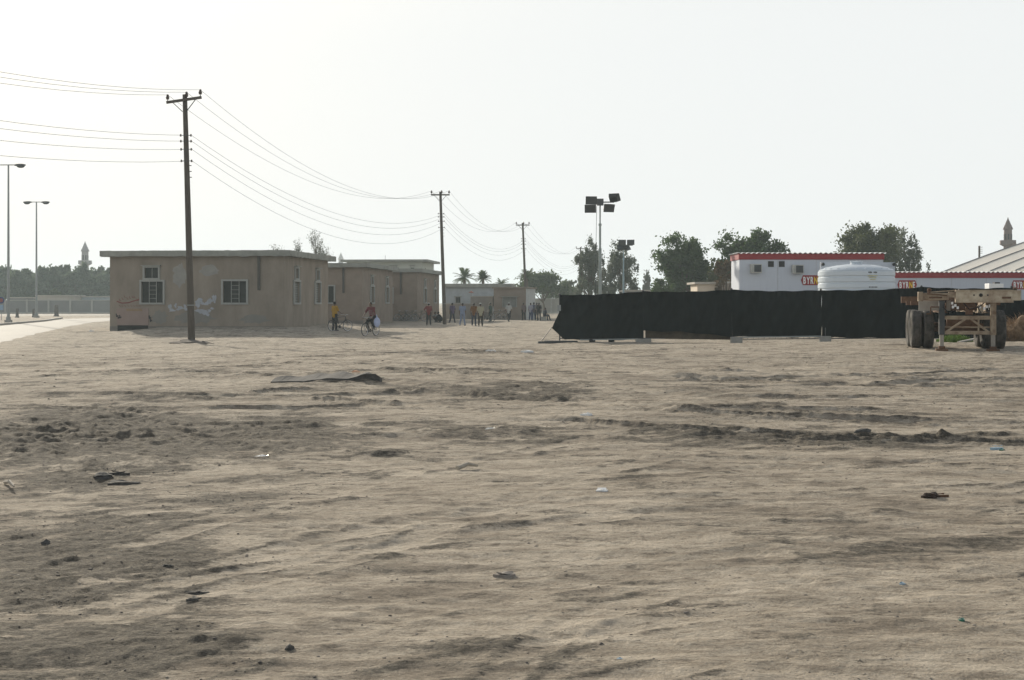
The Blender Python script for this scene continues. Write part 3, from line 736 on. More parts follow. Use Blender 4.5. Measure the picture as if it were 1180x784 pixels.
# ---------------------------------------------------------------- street lamps
def street_lamp(label, px, D, H, double, gr='street lamps by the road'):
    x = PX(px, D); t = thing('street_lamp', label, 'street lamp', (x, D, Hs(x, D) if D < 120 else 0), 0, gr)
    w = MB(); w.path([(0, 0, 0), (0, 0, H*.5), (0, 0, H)], [.13, .10, .07], 10); w.cyl((0, 0, -.1), (0, 0, .5), .2, n=10); w.build('pole', M_steel, t, autos=True)
    w = MB(); w.box((0, 0, .05), (.5, .5, .35)); w.build('base', M_conc, t)
    w = MB(); w.cyl((-1.0, 0, H-.02), (1.0, 0, H-.02), .045, n=8); w.build('arm', M_steel, t)
    for k in ((-1, 1) if double else (1,)):
        w = MB(); w.ell((k*1.0, 0, H-.03), (.55, .2, .12), 14, 8); w.ell((k*1.08, 0, H-.13), (.36, .17, .16), 12, 8); w.build('lamp_head', M_darksteel, t, smooth=True)
    return t
street_lamp('tall street lamp at the left edge with one lamp head showing to the right', 9.7, 112, 13.8, False)
street_lamp('shorter street lamp by the road with a lamp head on each side', 42, 146, 13.2, True)
def bollard(label, px, D, w_, h):
    x = PX(px, D); mb = MB()
    for k in range(6):
        pass
    mb.lathe((0, 0, 0), [(w_*.62, -.3), (w_*.6, .1), (w_*.45, .2), (w_*.42, h*.9), (w_*.3, h), (0, h)], 8)
    o = mb.build('concrete_bollard', mat('dark_concrete', (.16, .15, .14), nscale=4, namt=.2)); o.location = (x, D, 0)
    return tag(o, label, 'bollard', 'squat dark bollards on the verge')
bollard('dark bollard on the verge, just right of the tall street lamp', 19.8, 146, .4, 1.05)
bollard('dark bollard on the verge, just left of the shorter street lamp', 38.7, 150, .34, 1.0)
bollard('widest dark bollard on the verge, right of the shorter street lamp', 65, 158, .6, 1.4)
t = thing('road_sign', 'round dark traffic sign on a thin post at the left edge of the view', 'sign', (PX(1.5, 125), 125, 0))
w = MB(); w.cyl((0, 0, -.2), (0, 0, 2.3), .035, n=8); w.build('post', M_steel, t)
w = MB(); w.cyl((0, -.06, 1.95), (0, -.03, 1.95), .33, n=24); w.build('sign_plate', mat('dark_blue_sign', (.03, .05, .16), nscale=4, namt=.1), t)
w = MB(); w.cyl((0, -.065, 1.95), (0, -.061, 1.95), .2, n=24); w.build('sign_face', mat('dull_red_sign', (.25, .06, .06)), t)
w = MB(); w.box((.05, -.045, 1.25), (.32, .03, .5)); w.build('lower_plate', mat('pale_blue_plate', (.28, .40, .55)), t)

# ---------------------------------------------------------------- floodlight masts
def floodmast(label, px, D, H, s, heads, m_pole):
    x = PX(px, D); t = thing('floodlight_mast', label, 'floodlight', (x, D, 0), 0, 'telescopic floodlight masts behind the black fence')
    w = MB(); w.cyl((0, 0, 0), (0, 0, H*.62), .125*s, .125*s, 12); w.cyl((0, 0, H*.62), (0, 0, H*.82), .09*s, .09*s, 12); w.cyl((0, 0, H*.82), (0, 0, H-.1), .06*s, .06*s, 12)
    for f in (.62, .82): w.cyl((0, 0, H*f-.1), (0, 0, H*f+.06), .13*s, n=12)
    w.build('mast', m_pole, t, autos=True)
    w = MB(); w.cyl((-.45*s, .02, 0), (-.28*s, .02, H-.3), .018, n=6); w.build('cable', M_darksteel, t)
    w = MB(); w.box((0, .3, .45), (1.2, 1.8, .8)); w.build('generator_base', mat('yellow_plant', (.5, .38, .08)), t)
    w = MB(); w.cyl((-1.15*s, 0, H), (1.15*s, 0, H), .05*s, n=8); w.box((0, 0, H), (.55*s, .4*s, .55*s)); w.build('head_bracket', M_darksteel, t)
    for (hx, hz, yaw, pit, lit) in heads:
        Mx = Matrix.Rotation(R(yaw), 3, 'Z') @ Matrix.Rotation(R(pit), 3, 'X')
        c = Vector((hx*s, -.15*s, H+hz*s))
        w = MB(); vs = []
        for yy, q in ((.16, .34), (-.22, .47)):
            for a, b in ((-1, -1), (1, -1), (1, 1), (-1, 1)): vs.append(c+Mx @ Vector((a*q*s, yy*s, b*q*.72*s)))
        w.add(vs, [(0, 1, 2, 3), (7, 6, 5, 4), (0, 4, 5, 1), (1, 5, 6, 2), (2, 6, 7, 3), (3, 7, 4, 0)])
        for k in range(5):
            zz = -.3+.15*k; w.box(c+Mx @ Vector((0, .2*s, zz*.72*s)), (.6*s, .12*s, .02), M=Mx)
        h = w.build('floodlight_head', M_black, t)
        g = MB(); q = .42; vs = [c+Mx @ Vector((a*q*s, -.225*s, b*q*.72*s)) for a, b in ((-1, -1), (1, -1), (1, 1), (-1, 1))]
        g.add(vs, [(0, 1, 2, 3)]); g.build('lens', mat('lamp_lens', (.035, .038, .04), rough=.35, spec=.3, nscale=3), h)
    return t
floodmast('taller floodlight mast with four dark lamp heads, behind the left end of the black fence', 691.5, 95, 9.2, .9,
          [(-.78, .14, 8, 8, 0), (-.80, -.52, -6, 14, 0), (.66, -.45, 20, 22, 0), (1.12, .30, 150, -32, 0)], mat('mast_paint', (.32, .37, .36), rough=.4))
floodmast('shorter floodlight mast with lamp heads, in front of the feathery trees', 718.5, 128, 7.45, .8,
          [(-.2, .36, 0, 5, 0), (-.42, -.36, 10, -25, 0), (.92, .32, -15, -8, 0), (.38, -.34, 50, -30, 0)], mat('mast_paint_blue', (.30, .41, .46), rough=.4))

# ---------------------------------------------------------------- cabins, tank, marquee
def text_part(txt, size, m, parent, loc, depth=.01, bold=.03, rx=90, name='lettering'):
    cu = bpy.data.curves.new('t', 'FONT'); cu.body = txt; cu.size = size; cu.extrude = depth; cu.offset = bold*size; cu.align_x = 'LEFT'
    ob = bpy.data.objects.new('t', cu); COL.objects.link(ob)
    dg = bpy.context.evaluated_depsgraph_get(); me = bpy.data.meshes.new_from_object(ob.evaluated_get(dg)); bpy.data.objects.remove(ob)
    me.materials.clear(); me.materials.append(m); me.transform(Matrix.Rotation(R(rx), 4, 'X'))
    w = max(v.co.x for v in me.vertices)-min(v.co.x for v in me.vertices); x0 = min(v.co.x for v in me.vertices)
    me.transform(Matrix.Translation((-x0, 0, 0)))
    o = bpy.data.objects.new(name, me); COL.objects.link(o); o.parent = parent; o.location = loc
    return o, w
def byrne(parent, x, z, w=1.34, h=.62):
    """red lozenge ended name board, parent local, front at y=0"""
    b = MB(); n = h/2
    b.xzprism([(x, z), (x+.12, z-n), (x+w-.12, z-n), (x+w, z), (x+w-.12, z+n), (x+.12, z+n)], -.03, -.003)
    s = b.build('name_board', M_red, parent)
    cx = x+.14
    ws = [('B', M_white), ('Y', M_white), ('R', M_white), ('N', M_yel), ('E', M_white)]
    tot = 0; objs = []
    for ch, m in ws:
        o, wd = text_part(ch, .60, m, s, (0, 0, 0), .008, .03); objs.append((o, wd)); tot += wd
    gap = .035; sx = (w-.28-4*gap)/tot
    for o, wd in objs:
        o.location = (cx, -.04, z-.215); o.scale = (sx, 1, 1); cx += wd*sx+gap
    return s
def corrug(L, y0, y1, z, amp=.035, per=.32):
    mb = MB(); n = int(L/per*6); vs = []
    for i in range(n+1):
        x = L*i/n; zz = z+amp*math.sin(2*math.pi*x/per)
        vs += [(x, y0, zz), (x, y1, zz), (x, y0, zz-.03), (x, y1, zz-.03)]
    fs = []
    for i in range(n):
        a = i*4; b = a+4
        fs += [(a, b, b+1, a+1), (a+2, a+3, b+3, b+2), (a, a+2, b+2, b), (a+1, b+1, b+3, a+3)]
    return mb.add(vs, fs)
def cabin(label, px0, L, D, z0, zt, dep, signs, acs, vents, rz=0):
    t = thing('site_cabin', label, 'cabin', (PX(px0, D), D, 0), rz, 'white portable cabins behind the black fence')
    w = MB(); w.bx(0, L, 0, dep, z0, zt-.42); w.build('body', mat('white_cabin_panel', (.50, .54, .61), rough=.5, nscale=1.5, namt=.04, stretch=(6, 6, .6)), t, bevel=.015)
    w = MB(); w.bx(-.05, L+.05, -.05, dep+.05, zt-.418, zt-.04); w.build('red_band', M_red, t)
    w = corrug(L+.3, -.15, dep+.15, zt); o = w.build('roof_sheet', M_white, t); o.location = (-.15, 0, 0)
    for k in range(1, int(L/2.4)+1):
        w = MB(); w.bx(k*2.4-.015, k*2.4+.015, -.012, -.002, z0, zt-.42); w.build('panel_joint', mat('cabin_joint', (.50, .52, .55)), t)
    for k in range(int(L/2.2)+1):
        for yy in (.1, dep-.5):
            w = MB(); w.bx(k*2.2, k*2.2+.35, yy, yy+.4, -.3, z0-.002); w.build('support_block', M_conc, t)
    for (x, z) in signs: byrne(t, x, z)
    for (x, z) in acs:
        w = MB(); w.bx(x, x+.68, -.42, -.003, z, z+.56); a = w.build('air_conditioner', mat('ac_casing', (.50, .50, .47), rough=.6), t, bevel=.02)
        w = MB()
        w.bx(x+.2, x+.64, -.43, -.423, z+.06, z+.5); w.build('grille', M_darksteel, a)
        w = MB()
        for k in range(6): w.bx(x+.03, x+.17, -.428, -.4215, z+.08+k*.07, z+.11+k*.07)
        w.build('louvre', M_bar, a)
    for (x, z) in vents:
        w = MB(); w.bx(x, x+.36, -.03, -.003, z, z+.36); w.build('vent', M_black, t)
    return t
c1 = cabin('taller white cabin with a red roof band and two air conditioners on its wall', 852, 9.0, 80, 1.0, 4.86, 2.95,
           [((923-852)*.0542, 3.15)], [((864-852)*.0542, 3.6), ((912-852)*.0542, 3.55)], [((885-852)*.0542, 3.98), ((897.5-852)*.0542, 3.98)])
D2 = 88; k2 = D2/F
c2 = cabin('long lower white cabin with red roof band, right of the water tank', 1016, 16.0, D2, .6, PZ(313.5, D2), 2.95,
           [((1034-1016)*k2, 2.97), ((1165.5-1016)*k2, 2.97)], [], [])
# white container behind the tank with a lamp on each top corner
Dn = 73.5; kk = Dn/F
t = thing('white_screen_panel', 'plain white panel with a black lamp on each top corner, directly behind the water tank', 'panel', (PX(945.5, Dn), Dn, 0))
L = (1031.5-945.5)*kk
w = MB(); w.bx(0, L, 0, .12, .3, PZ(302.5, Dn)); w.build('board', mat('white_cabin_panel', (1, 1, 1)), t, bevel=.02)
w = MB(); w.bx(.1, .2, .125, .22, -.3, 3.9); w.build('post', M_steel, t); w = MB(); w.bx(L-.2, L-.1, .125, .22, -.3, 3.9); w.build('post', M_steel, t)
for xx in (.12, L-.1):
    w = MB(); w.ell((xx, -.12, PZ(304.8, Dn)), (.10, .12, .10), 10, 6); w.build('lamp', M_black, t)
# water tank
Dt = 69.0; xt = PX(989, 68.6); rt_ = 2.02; zt = PZ(311.8, 67.4)
t = thing('water_tank', 'large white ribbed plastic water tank with a domed lid, behind the black fence', 'tank', (xt, Dt, 0))
prof = [(0, .5), (rt_, .5)]
z = .5
nb = 9; hh = (zt-.5)/nb
for k in range(nb):
    z0 = .5+k*hh
    prof += [(rt_-.05, z0+.03), (rt_, z0+.08), (rt_, z0+hh-.05), (rt_-.05, z0+hh-.01)]
prof += [(rt_-.03, zt+.02), (rt_-.10, zt+.07), (rt_*.8, zt+.19), (rt_*.5, zt+.31), (rt_*.2, zt+.37), (0, zt+.38)]
w = MB(); w.lathe((0, 0, 0), prof, 64); w.build('body', mat('white_polythene', (.58, .645, .71), rough=.35, nscale=1, namt=.03, spec=.5), t, autos=True)
w = MB()
for k in range(24):
    a = 2*math.pi*k/24; c, s_ = math.cos(a), math.sin(a)
    w.beam((c*rt_*.93, s_*rt_*.93, zt+.10), (c*.5, s_*.5, zt+.37), .06, .03)
w.build('dome_rib', mat('white_polythene', (1, 1, 1)), t)
w = MB(); w.cyl((-.05, -.2, zt+.34), (-.05, -.2, zt+.47), .32, .30, 20); w.lathe((-.05, -.2, zt+.47), [(.34, 0), (.34, .04), (0, .07)], 20); w.build('lid', mat('white_polythene', (1, 1, 1)), t)
w = MB(); w.bx(-2.1, 2.1, -2.1, 2.1, .25, .498); w.bx(-2, -1.6, -2, 2, -.3, .248); w.bx(1.6, 2, -2, 2, -.3, .248); w.build('stand', M_conc, t)
w = MB(); zz = PZ(314.0, 67)
for k in range(7):
    if k != 3: w.box((.12+.07*k, -math.sqrt(rt_**2-(.12+.07*k)**2)-.004, zz), (.05, .012, .07+.02*(k % 2)))
for k in range(6): w.box((.15+.08*k, -math.sqrt(rt_**2-(.15+.08*k)**2)-.004, PZ(331, 67)), (.05, .012, .06))
w.build('small_print', M_darksteel, t)
w = MB(); zz = PZ(320.5, 67)
for k in range(3): w.box((.32, -math.sqrt(rt_**2-.32**2)-.006, zz+.12-.1*k), (.5-.1*k, .03, .045))
w.build('faded_print', mat('pale_yellow_print', (.62, .60, .38)), t)
# marquee
ph = R(60); u = Vector((math.sin(ph), math.cos(ph), 0)); e = Vector((math.cos(ph), -math.sin(ph), 0))
t = thing('marquee', 'large white marquee roof with dark seam lines rising at the right edge', 'tent', (37, 110, 0))
w = MB(); sd = MB(); wl = MB(); po = MB()
ze, zr_ = 4.35, 4.35+12.5*.262
nb = 12; bw = 2.5
for k in range(nb):
    for (a, b) in ((0, 1), (2, 1)):
        pa = u*12.5*a; pb = u*12.5*b; za = ze; zb = zr_
        P = []
        for i in range(7):
            f = i/6; q = pa.lerp(pb, f); zq = za+(zb-za)*f
            for j in range(5):
                g_ = j/4; P.append(q+e*(bw*(k+g_))+Vector((0, 0, zq-.05*math.sin(math.pi*g_)+.08*math.sin(math.pi*f))))
        w.add(P, [(i*5+j, i*5+j+1, (i+1)*5+j+1, (i+1)*5+j) for i in range(6) for j in range(4)])
for k in range(nb+1):
    for (a, b) in ((0, 1), (2, 1)):
        pts = [u*12.5*(a+(b-a)*i/6)+e*(bw*k)+Vector((0, 0, ze+(zr_-ze)*i/6+.08*math.sin(math.pi*i/6)+.03)) for i in range(7)]
        sd.path(pts, .045, 6)
    for a in (0, 2): po.cyl(u*12.5*a+e*bw*k+Vector((0, 0, -.2)), u*12.5*a+e*bw*k+Vector((0, 0, ze)), .07, n=8)
for a in (0, 2):
    P0 = u*12.5*a+Vector((0, 0, -.1)); P1 = P0+e*bw*nb
    wl.add([P0, P1, P1+Vector((0, 0, ze)), P0+Vector((0, 0, ze))], [(0, 1, 2, 3)])
M_tent = mat('marquee_canvas', (.80, .78, .73), rough=.7, nscale=.8, namt=.03, trans=.25)
w.build('roof', M_tent, t, smooth=False); sd.build('seam', mat('seam_dark', (.20, .20, .20)), t); wl.build('side_wall', M_tent, t); po.build('post', M_steel, t)
gb = MB(); gb.add([Vector((0, 0, -.1)), u*25+Vector((0, 0, -.1)), u*25+Vector((0, 0, ze)), u*12.5+Vector((0, 0, zr_)), Vector((0, 0, ze))], [(0, 1, 2, 3, 4)]); gb.build('gable', M_tent, t)
# transformer pole behind the marquee
t = thing('insulator_post', 'short dark post with side insulators standing just behind the marquee roof', 'post', (PX(1128.5, 150), 150, 0))
w = MB(); w.cyl((0, 0, 0), (0, 0, PZ(283.5, 150)), .14, .11, 10); w.build('pole', M_wood, t)
w = MB()
for k in range(4): w.cyl((.1, 0, PZ(285+2.3*k, 150)), (.38, 0, PZ(285+2.3*k, 150)), .03, n=6)
w.build('insulator', M_ceram, t)
t = thing('equipment_box', 'small white box with a black cap showing above the black fence behind the trailer', 'box', (PX(1148.5, 62), 62, 0))
w = MB(); w.bx(-.36, .34, 0, .6, 0, PZ(327, 62)); w.build('body', M_white, t, bevel=.01)
w = MB(); w.bx(-.05, .2, .1, .4, PZ(327, 62)+.002, PZ(325.3, 62)); w.build('cap', M_black, t)

# ---------------------------------------------------------------- black screen fence
fp = [(645, 56.5), (741, 55.0), (843, 53.4), (946, 51.8), (1062, 50.2), (1166, 49.0)]
topy = [340, 336, 334, 334.5, 331, 331.5]
pos = [(PX(p, d), d) for p, d in fp]
tf = thing('screen_fence', 'long black cloth screen fence on steel panels standing on the sand', 'fence', (pos[0][0], pos[0][1], 0))
ox, oy = pos[0]
M_cloth = mat('black_shade_cloth', (.010, .014, .015), rough=.9, nscale=1.6, namt=.35, bump=.6, bscale=5, stretch=(1, 1, .35), spec=.15)
M_brown = mat('brown_hoarding', (.075, .058, .04), rough=.9, nscale=3, namt=.25)
ftop = [PZ(ty, d) for ty, (p, d) in zip(topy, fp)]
bots = [[(0, 384), (.05, 391.5), (.5, 392), (1, 391.5)], [(0, 381.5), (.45, 382.5), (1, 388)], [(0, 388), (1, 389)], [(0, 388), (.07, 391), (.1, 389), (1, 390)], [(0, 390), (1, 392)]]
for i in range(5):
    (x0, y0), (x1, y1) = pos[i], pos[i+1]
    NX, NZ = 46, 22; vs = []
    bs = bots[i]; rr = random.Random(20+i); ph = [rr.random()*6 for _ in range(5)]
    for a in range(NX+1):
        f = a/NX; D = y0+(y1-y0)*f; x = x0+(x1-x0)*f
        zt_ = ftop[i]+(ftop[i+1]-ftop[i])*f-.05*math.sin(math.pi*f)+.012*math.sin(f*23+ph[4])
        for (b0, b1) in zip(bs, bs[1:]):
            if b0[0] <= f <= b1[0]+1e-9: by = b0[1]+(b1[1]-b0[1])*(f-b0[0])/(b1[0]-b0[0])
        zb = max(PZ(by, D)+.02*math.sin(f*17+ph[0]), Hs(x, D)+.03)
        for c in range(NZ+1):
            g_ = c/NZ; z = zt_+(zb-zt_)*g_
            dyy = -.13+(.10*math.exp(-((f*1.6+g_*1.1-.9)/.09)**2)+.08*math.exp(-((f*1.3+g_*1.0-1.5)/.07)**2)+.06*math.exp(-((f*2.2+g_-.6)/.08)**2) if i == 0 else 0)*-1+.045*math.sin(f*19+g_*5+ph[1])*math.sin(math.pi*min(1, g_*1.2))+.06*math.sin((f*9-g_*7)+ph[2])*g_+.035*math.sin(f*41+g_*13+ph[3])+.03*math.sin(f*67-g_*9+ph[0])*(1-g_)
            sh = -.36*max(0, 1-f*5)*(max(0, (g_-.42)/.44) if g_ < .86 else (1-g_)/.14) if i == 0 else 0
            vs.append((x-ox+sh, D-oy+dyy, z))
    w = MB(); w.add(vs, [(a*(NZ+1)+c, (a+1)*(NZ+1)+c, (a+1)*(NZ+1)+c+1, a*(NZ+1)+c+1) for a in range(NX) for c in range(NZ)])
    w.build('cloth_panel', M_cloth, tf, smooth=True)
    w = MB(); z0 = Hs(x0, y0); z1 = Hs(x1, y1)
    for zz in (.18, 1.95): w.beam((x0-ox, y0-oy+.02, z0+zz), (x1-ox, y1-oy+.02, z1+zz), .04, .04)
    n = 16
    for k in range(n+1):
        f = k/n; xx = x0+(x1-x0)*f-ox; yy = y0+(y1-y0)*f-oy+.02; zz = z0+(z1-z0)*f
        w.cyl((xx, yy, zz+.18), (xx, yy, zz+1.95), .008, n=5)
    w.build('mesh_panel', M_darksteel, tf)
    if i < 2:
        w = MB(); w.beam((x0-ox+.1, y0-oy-.02, z0+.36), (x1-ox, y1-oy-.02, z1+.36), .03, .40); w.build('hoarding_board', M_brown, tf)
for i, (x, y) in enumerate(pos):
    z = Hs(x, y)
    w = MB(); w.cyl((x-ox, y-oy+.03, z-.1), (x-ox, y-oy+.03, ftop[i]+.03), .03, n=8); w.ell((x-ox, y-oy+.02, ftop[i]+.02), (.05, .05, .05), 8, 6); w.build('post', M_darksteel, tf)
feet = [(741, 55.0, .66, .16), (848, 53.2, .46, .28), (950, 51.6, .42, .28), (640, 56.4, 1.0, .10)]
for (p, d, wd, hh) in feet:
    x = PX(p, d); w = MB(); w.box((x-ox, d-oy-.12, Hs(x, d)+hh/2), (wd, .34, hh)); w.build('fence_foot', M_conc if wd < .9 else M_darksteel, tf, bevel=.02)
w = MB(); w.cyl((PX(950.5, 51.5)-ox, 51.5-oy-.1, Hs(PX(950, 51.5), 51.5)+.25), (PX(950.5, 51.5)-ox, 51.5-oy-.1, Hs(PX(950, 51.5), 51.5)+.62), .02, n=6); w.build('lifting_eye', M_darksteel, tf)
w = MB(); xa, ya = PX(636, 56.2), 56.2; w.cyl((xa-ox, ya-oy-.12, PZ(377, 56.2)), (PX(624, 56)-ox, 56-oy-.1, Hs(PX(624, 56), 56)+.1), .018, n=6); w.build('guy_rope', M_darksteel, tf)
w = MB(); xb = PX(620, 55.6); w.beam((xb-ox, 55.5-oy, Hs(xb, 55.5)+.06), (PX(665, 56)-ox, 56-oy-.2, Hs(PX(665, 56), 56)+.06), .16, .13); w.build('ground_beam', M_darksteel, tf)
w = MB(); w.beam((PX(668, 56)-ox, 55.75-oy, Hs(PX(668, 56), 56)+.16), (PX(735, 55)-ox, 54.85-oy, Hs(PX(735, 55), 55)+.14), .05, .05)
w.beam((PX(853, 53)-ox, 53.1-oy-.1, Hs(PX(853, 53), 53)+.24), (PX(946, 51.7)-ox, 51.6-oy-.1, Hs(PX(946, 51.7), 51.7)+.26), .05, .05)
w.build('bottom_rail', M_steel, tf)
w = MB()
for (p, q) in ((682, .12), (704, .1)):
    x = PX(p, 55.7); w.cyl((x-ox-.12, 55.6-oy, Hs(x, 55.6)+.09), (x-ox+.14, 55.6-oy, Hs(x, 55.6)+.09), .09, n=10)
w.build('ground_roller', M_black, tf)
w = MB(); w.box((PX(644, 56.3)-ox, 56.2-oy-.1, PZ(355, 56.3)), (.16, .12, .26)); w.build('corner_clamp', M_steel, tf)
# ---------------------------------------------------------------- container trailer
TX, TY, TR = 11.93, 33.6, R(-13)
tz = Hs(12.3, 34.5)
t = thing('container_trailer', 'rusty empty skeletal container trailer standing on its landing legs beside the black fence', 'trailer', (TX, TY, tz), TR)
M_tp = mat('faded_trailer_paint', (.38, .32, .235), rough=.8, nscale=4.5, namt=.2, col2=(.13, .075, .045), bump=.2)
M_tp2 = mat('dusty_cream_paint', (.54, .48, .37), rough=.8, nscale=4, namt=.2, col2=(.22, .15, .10), bump=.2)
M_rust = mat('brown_rust', (.16, .09, .055), rough=.9, nscale=8, namt=.25, bump=.3)
M_tyre = mat('dusty_tyre', (.12, .112, .10), rough=.95, nscale=6, namt=.2, col2=(.035, .034, .033))
M_rim = mat('rim_paint', (.34, .31, .27), rough=.7, nscale=8, namt=.15)
zT = 1.35
# front bolster: left part low and thin, right part deep and bright
w = MB(); w.bx(-1.22, -.45, -.12, .10, zT-.02, zT+.17); w.bx(-1.22, -1.10, -.16, .14, zT-.05, zT+.2); w.build('front_bolster', M_tp, t, bevel=.008)
w = MB()
w.bx(-.28, 1.14, -.14, -.11, zT-.06, zT+.225); w.bx(-.28, 1.14, -.16, .12, zT+.2255, zT+.25); w.bx(-.28, 1.14, -.16, .12, zT-.085, zT-.061); w.bx(-.28, -.25, -.11, .1, zT-.06, zT+.225)
w.build('cross_beam', M_tp2, t, bevel=.004)
w = MB()
for (x, r) in ((.34, .05), (.17, .022), (.51, .022)): w.cyl((x, -.152, zT+.11), (x, -.139, zT+.11), r, n=8)
w.build('bolt_hole', M_black, t)
w = MB(); w.bx(-.45, -.281, -.10, .06, zT+.05, zT+.20); w.beam((-.9, -.05, zT+.19), (-.3, -.05, zT+.235), .12, .03); w.build('gusset', M_tp, t)
w = MB(); w.bx(-.2, .8, -.165, .1, zT+.2505, zT+.275); w.bx(.8, 1.2, -.1, .1, zT+.2505, zT+.265); w.build('rubber_strip', M_black, t)
for (x, h) in ((-.93, .2), (1.2, .22)):
    w = MB(); w.cyl((x, 0, zT+.17), (x, 0, zT+h+.04), .05, .05, 10); w.ell((x, 0, zT+h+.05), (.06, .06, .05), 10, 6); w.build('twist_lock', M_rust, t)
w = MB(); w.bx(1.142, 1.33, -.12, .1, zT-.03, zT+.24); w.build('end_bracket', M_tp2, t, bevel=.01)
# chassis rails, cross members
for x in (-.5, .5):
    w = MB(); L = 6.4
    w.bx(x-.07, x+.07, .13, L, zT-.02, zT+.0); w.bx(x-.07, x+.07, .13, L, zT-.36, zT-.34); w.bx(x-.012, x+.012, .13, L, zT-.339, zT-.021); w.build('chassis_rail', M_rust if x < 0 else M_tp, t)
for y in (1.2, 2.4, 3.6, 4.8, 6.1):
    w = MB(); w.bx(-.43, .43, y, y+.1, zT-.3, zT-.08); w.build('cross_member', M_rust, t)
w = MB(); w.bx(-1.2, 1.2, 6.41, 6.6, zT-.1, zT+.1); w.build('rear_bolster', M_rust, t)
for y in (2.6, 4.4):
    for q in (-1.2, .58):
        w = MB(); w.bx(q, q+.62, y, y+.12, zT-.16, zT-.04); w.build('outrigger', M_rust, t)
w = MB()
for k, (x, dz) in enumerate([(-.36, -.10), (-.28, -.16), (-.22, -.22), (-.34, -.2), (.33, -.2), (.5, -.19), (.58, -.17), (.64, -.15), (.44, -.24)]): w.box((x, -.02, zT+dz), (.055, .02, .07))
w.build('marker_patch', M_white, t)
# front panel behind the left wheels
w = MB(); w.bx(-1.16, -.35, .45, .50, zT-.30, zT-.03); w.build('headboard_panel', mat('dusty_grey_panel', (.40, .38, .35), nscale=4, namt=.15), t)
# landing legs with bracing
for x in (-.62, .66):
    w = MB(); w.bx(x-.07, x+.07, -.08, .08, .42, zT-.062 if x > 0 else zT-.03); w.build('landing_leg', M_darksteel if x < 0 else M_tp, t, bevel=.006)
    w = MB(); w.bx(x-.05, x+.05, -.05, .05, .08, .419); w.build('leg_ram', M_rim, t)
    w = MB(); w.bx(x-.15, x+.15, -.14, .14, -.03, .05); w.bx(x-.08, x+.08, -.08, .08, .0505, .12); w.build('foot_plate', M_rust, t, bevel=.01)
w = MB(); w.bx(-.549, .589, -.05, .03, .82, .92); w.bx(-.549, .589, -.05, .03, .43, .52); w.bx(-.549, .589, .06, .10, .60, .64)
w.beam((-.5, -.02, .50), (-.02, -.02, .84), .05, .05); w.beam((.54, -.02, .50), (.10, -.02, .84), .05, .05); w.beam((.30, -.0, .51), (.30, 0, .83), .04, .04)
w.build('leg_brace', M_tp, t)
w = MB(); w.cyl((-.9, -.02, zT-.2), (-.69, -.02, zT-.2), .02, n=6); w.cyl((-.9, -.02, zT-.2), (-.9, -.02, zT-.38), .018, n=6); w.cyl((-.9, -.02, zT-.38), (-1.0, -.1, zT-.38), .018, n=6); w.build('crank_handle', M_rust, t)
for k, pts in enumerate([[(-.1, -.1, zT-.07), (.05, -.12, zT-.26), (.3, -.1, zT-.20), (.45, -.1, zT-.07)], [(.2, -.05, zT-.07), (.35, -.05, zT-.35), (.55, -.02, zT-.28), (.6, .1, zT-.1)], [(-.5, -.1, zT+.02), (-.6, -.14, zT-.2), (-.45, -.12, zT-.36), (-.3, .1, zT-.3)]]):
    w = MB(); w.path(pts, .014, 6); w.build('air_hose', M_black, t)
w = MB(); w.bx(.86, 1.08, -.165, -.141, zT+.02, zT+.07); w.build('dark_slot', M_rust, t)
w = MB(); w.bx(-.95, -.62, -.145, -.121, zT+.03, zT+.07); w.beam((-1.0, -.135, zT+.15), (-.5, -.135, zT+.10), .02, .03); w.build('rust_streak', M_rust, t)
w = MB(); w.bx(-.02, .16, -.06, .12, zT-.40, zT-.20); w.build('valve_box', M_rust, t, bevel=.01)
w = MB(); w.bx(.28, .42, -.02, .12, zT-.33, zT-.15); w.build('coupling_bracket', M_tp2, t, bevel=.01)
# air tank
w = MB(); w.cyl((-.4, 1.0, .72), (.4, 1.0, .72), .14, n=14); w.build('air_tank', M_rust, t, autos=True)
def tyre_mb(x0, wd, y, r=.53):
    n = 48; mb = MB(); prof = []
    h = wd/2
    for (a, q) in [(-h*.72, .56), (-h, .70), (-h*1.02, .85), (-h*.9, .955), (-h*.78, .985), (-h*.5, 1), (-h*.46, .972), (-h*.4, .972), (-h*.36, 1), (-h*.05, 1), (0, .972), (h*.05, 1), (h*.36, 1), (h*.4, .972), (h*.46, .972), (h*.5, 1), (h*.78, .985), (h*.9, .955), (h*1.02, .85), (h, .70), (h*.72, .56), (-h*.72, .56)]:
        prof.append((r*q, a))
    mb.lathe((x0, y, r), prof, n, 'X'); return mb
def trailer_wheel(x, y, side):
    w = tyre_mb(x, .27, y).build('wheel', M_tyre, t, autos=True)
    r = MB(); r.lathe((x, y, .53), [(.30, -.11), (.295, -.02), (.22, 0), (.12, .02*side), (.1, .09*side), (0, .1*side)], 28, 'X'); r.lathe((x, y, .53), [(.30, .11), (.29, .02), (.2, .0)], 28, 'X')
    r.build('rim', M_rim, w, smooth=True)
for y in (1.75, 3.05):
    for s in (-1, 1):
        for q in ((1.14, .82) if (s < 0) else (1.04, .73)):
            trailer_wheel(s*q, y, s)
    a = MB(); a.cyl((-.68, y, .53), (.68, y, .53), .07, n=10); a.bx(-.58, -.44, y-.5, y+.5, .62, .70); a.bx(.44, .58, y-.5, y+.5, .62, .70); a.build('axle', M_rust, t)
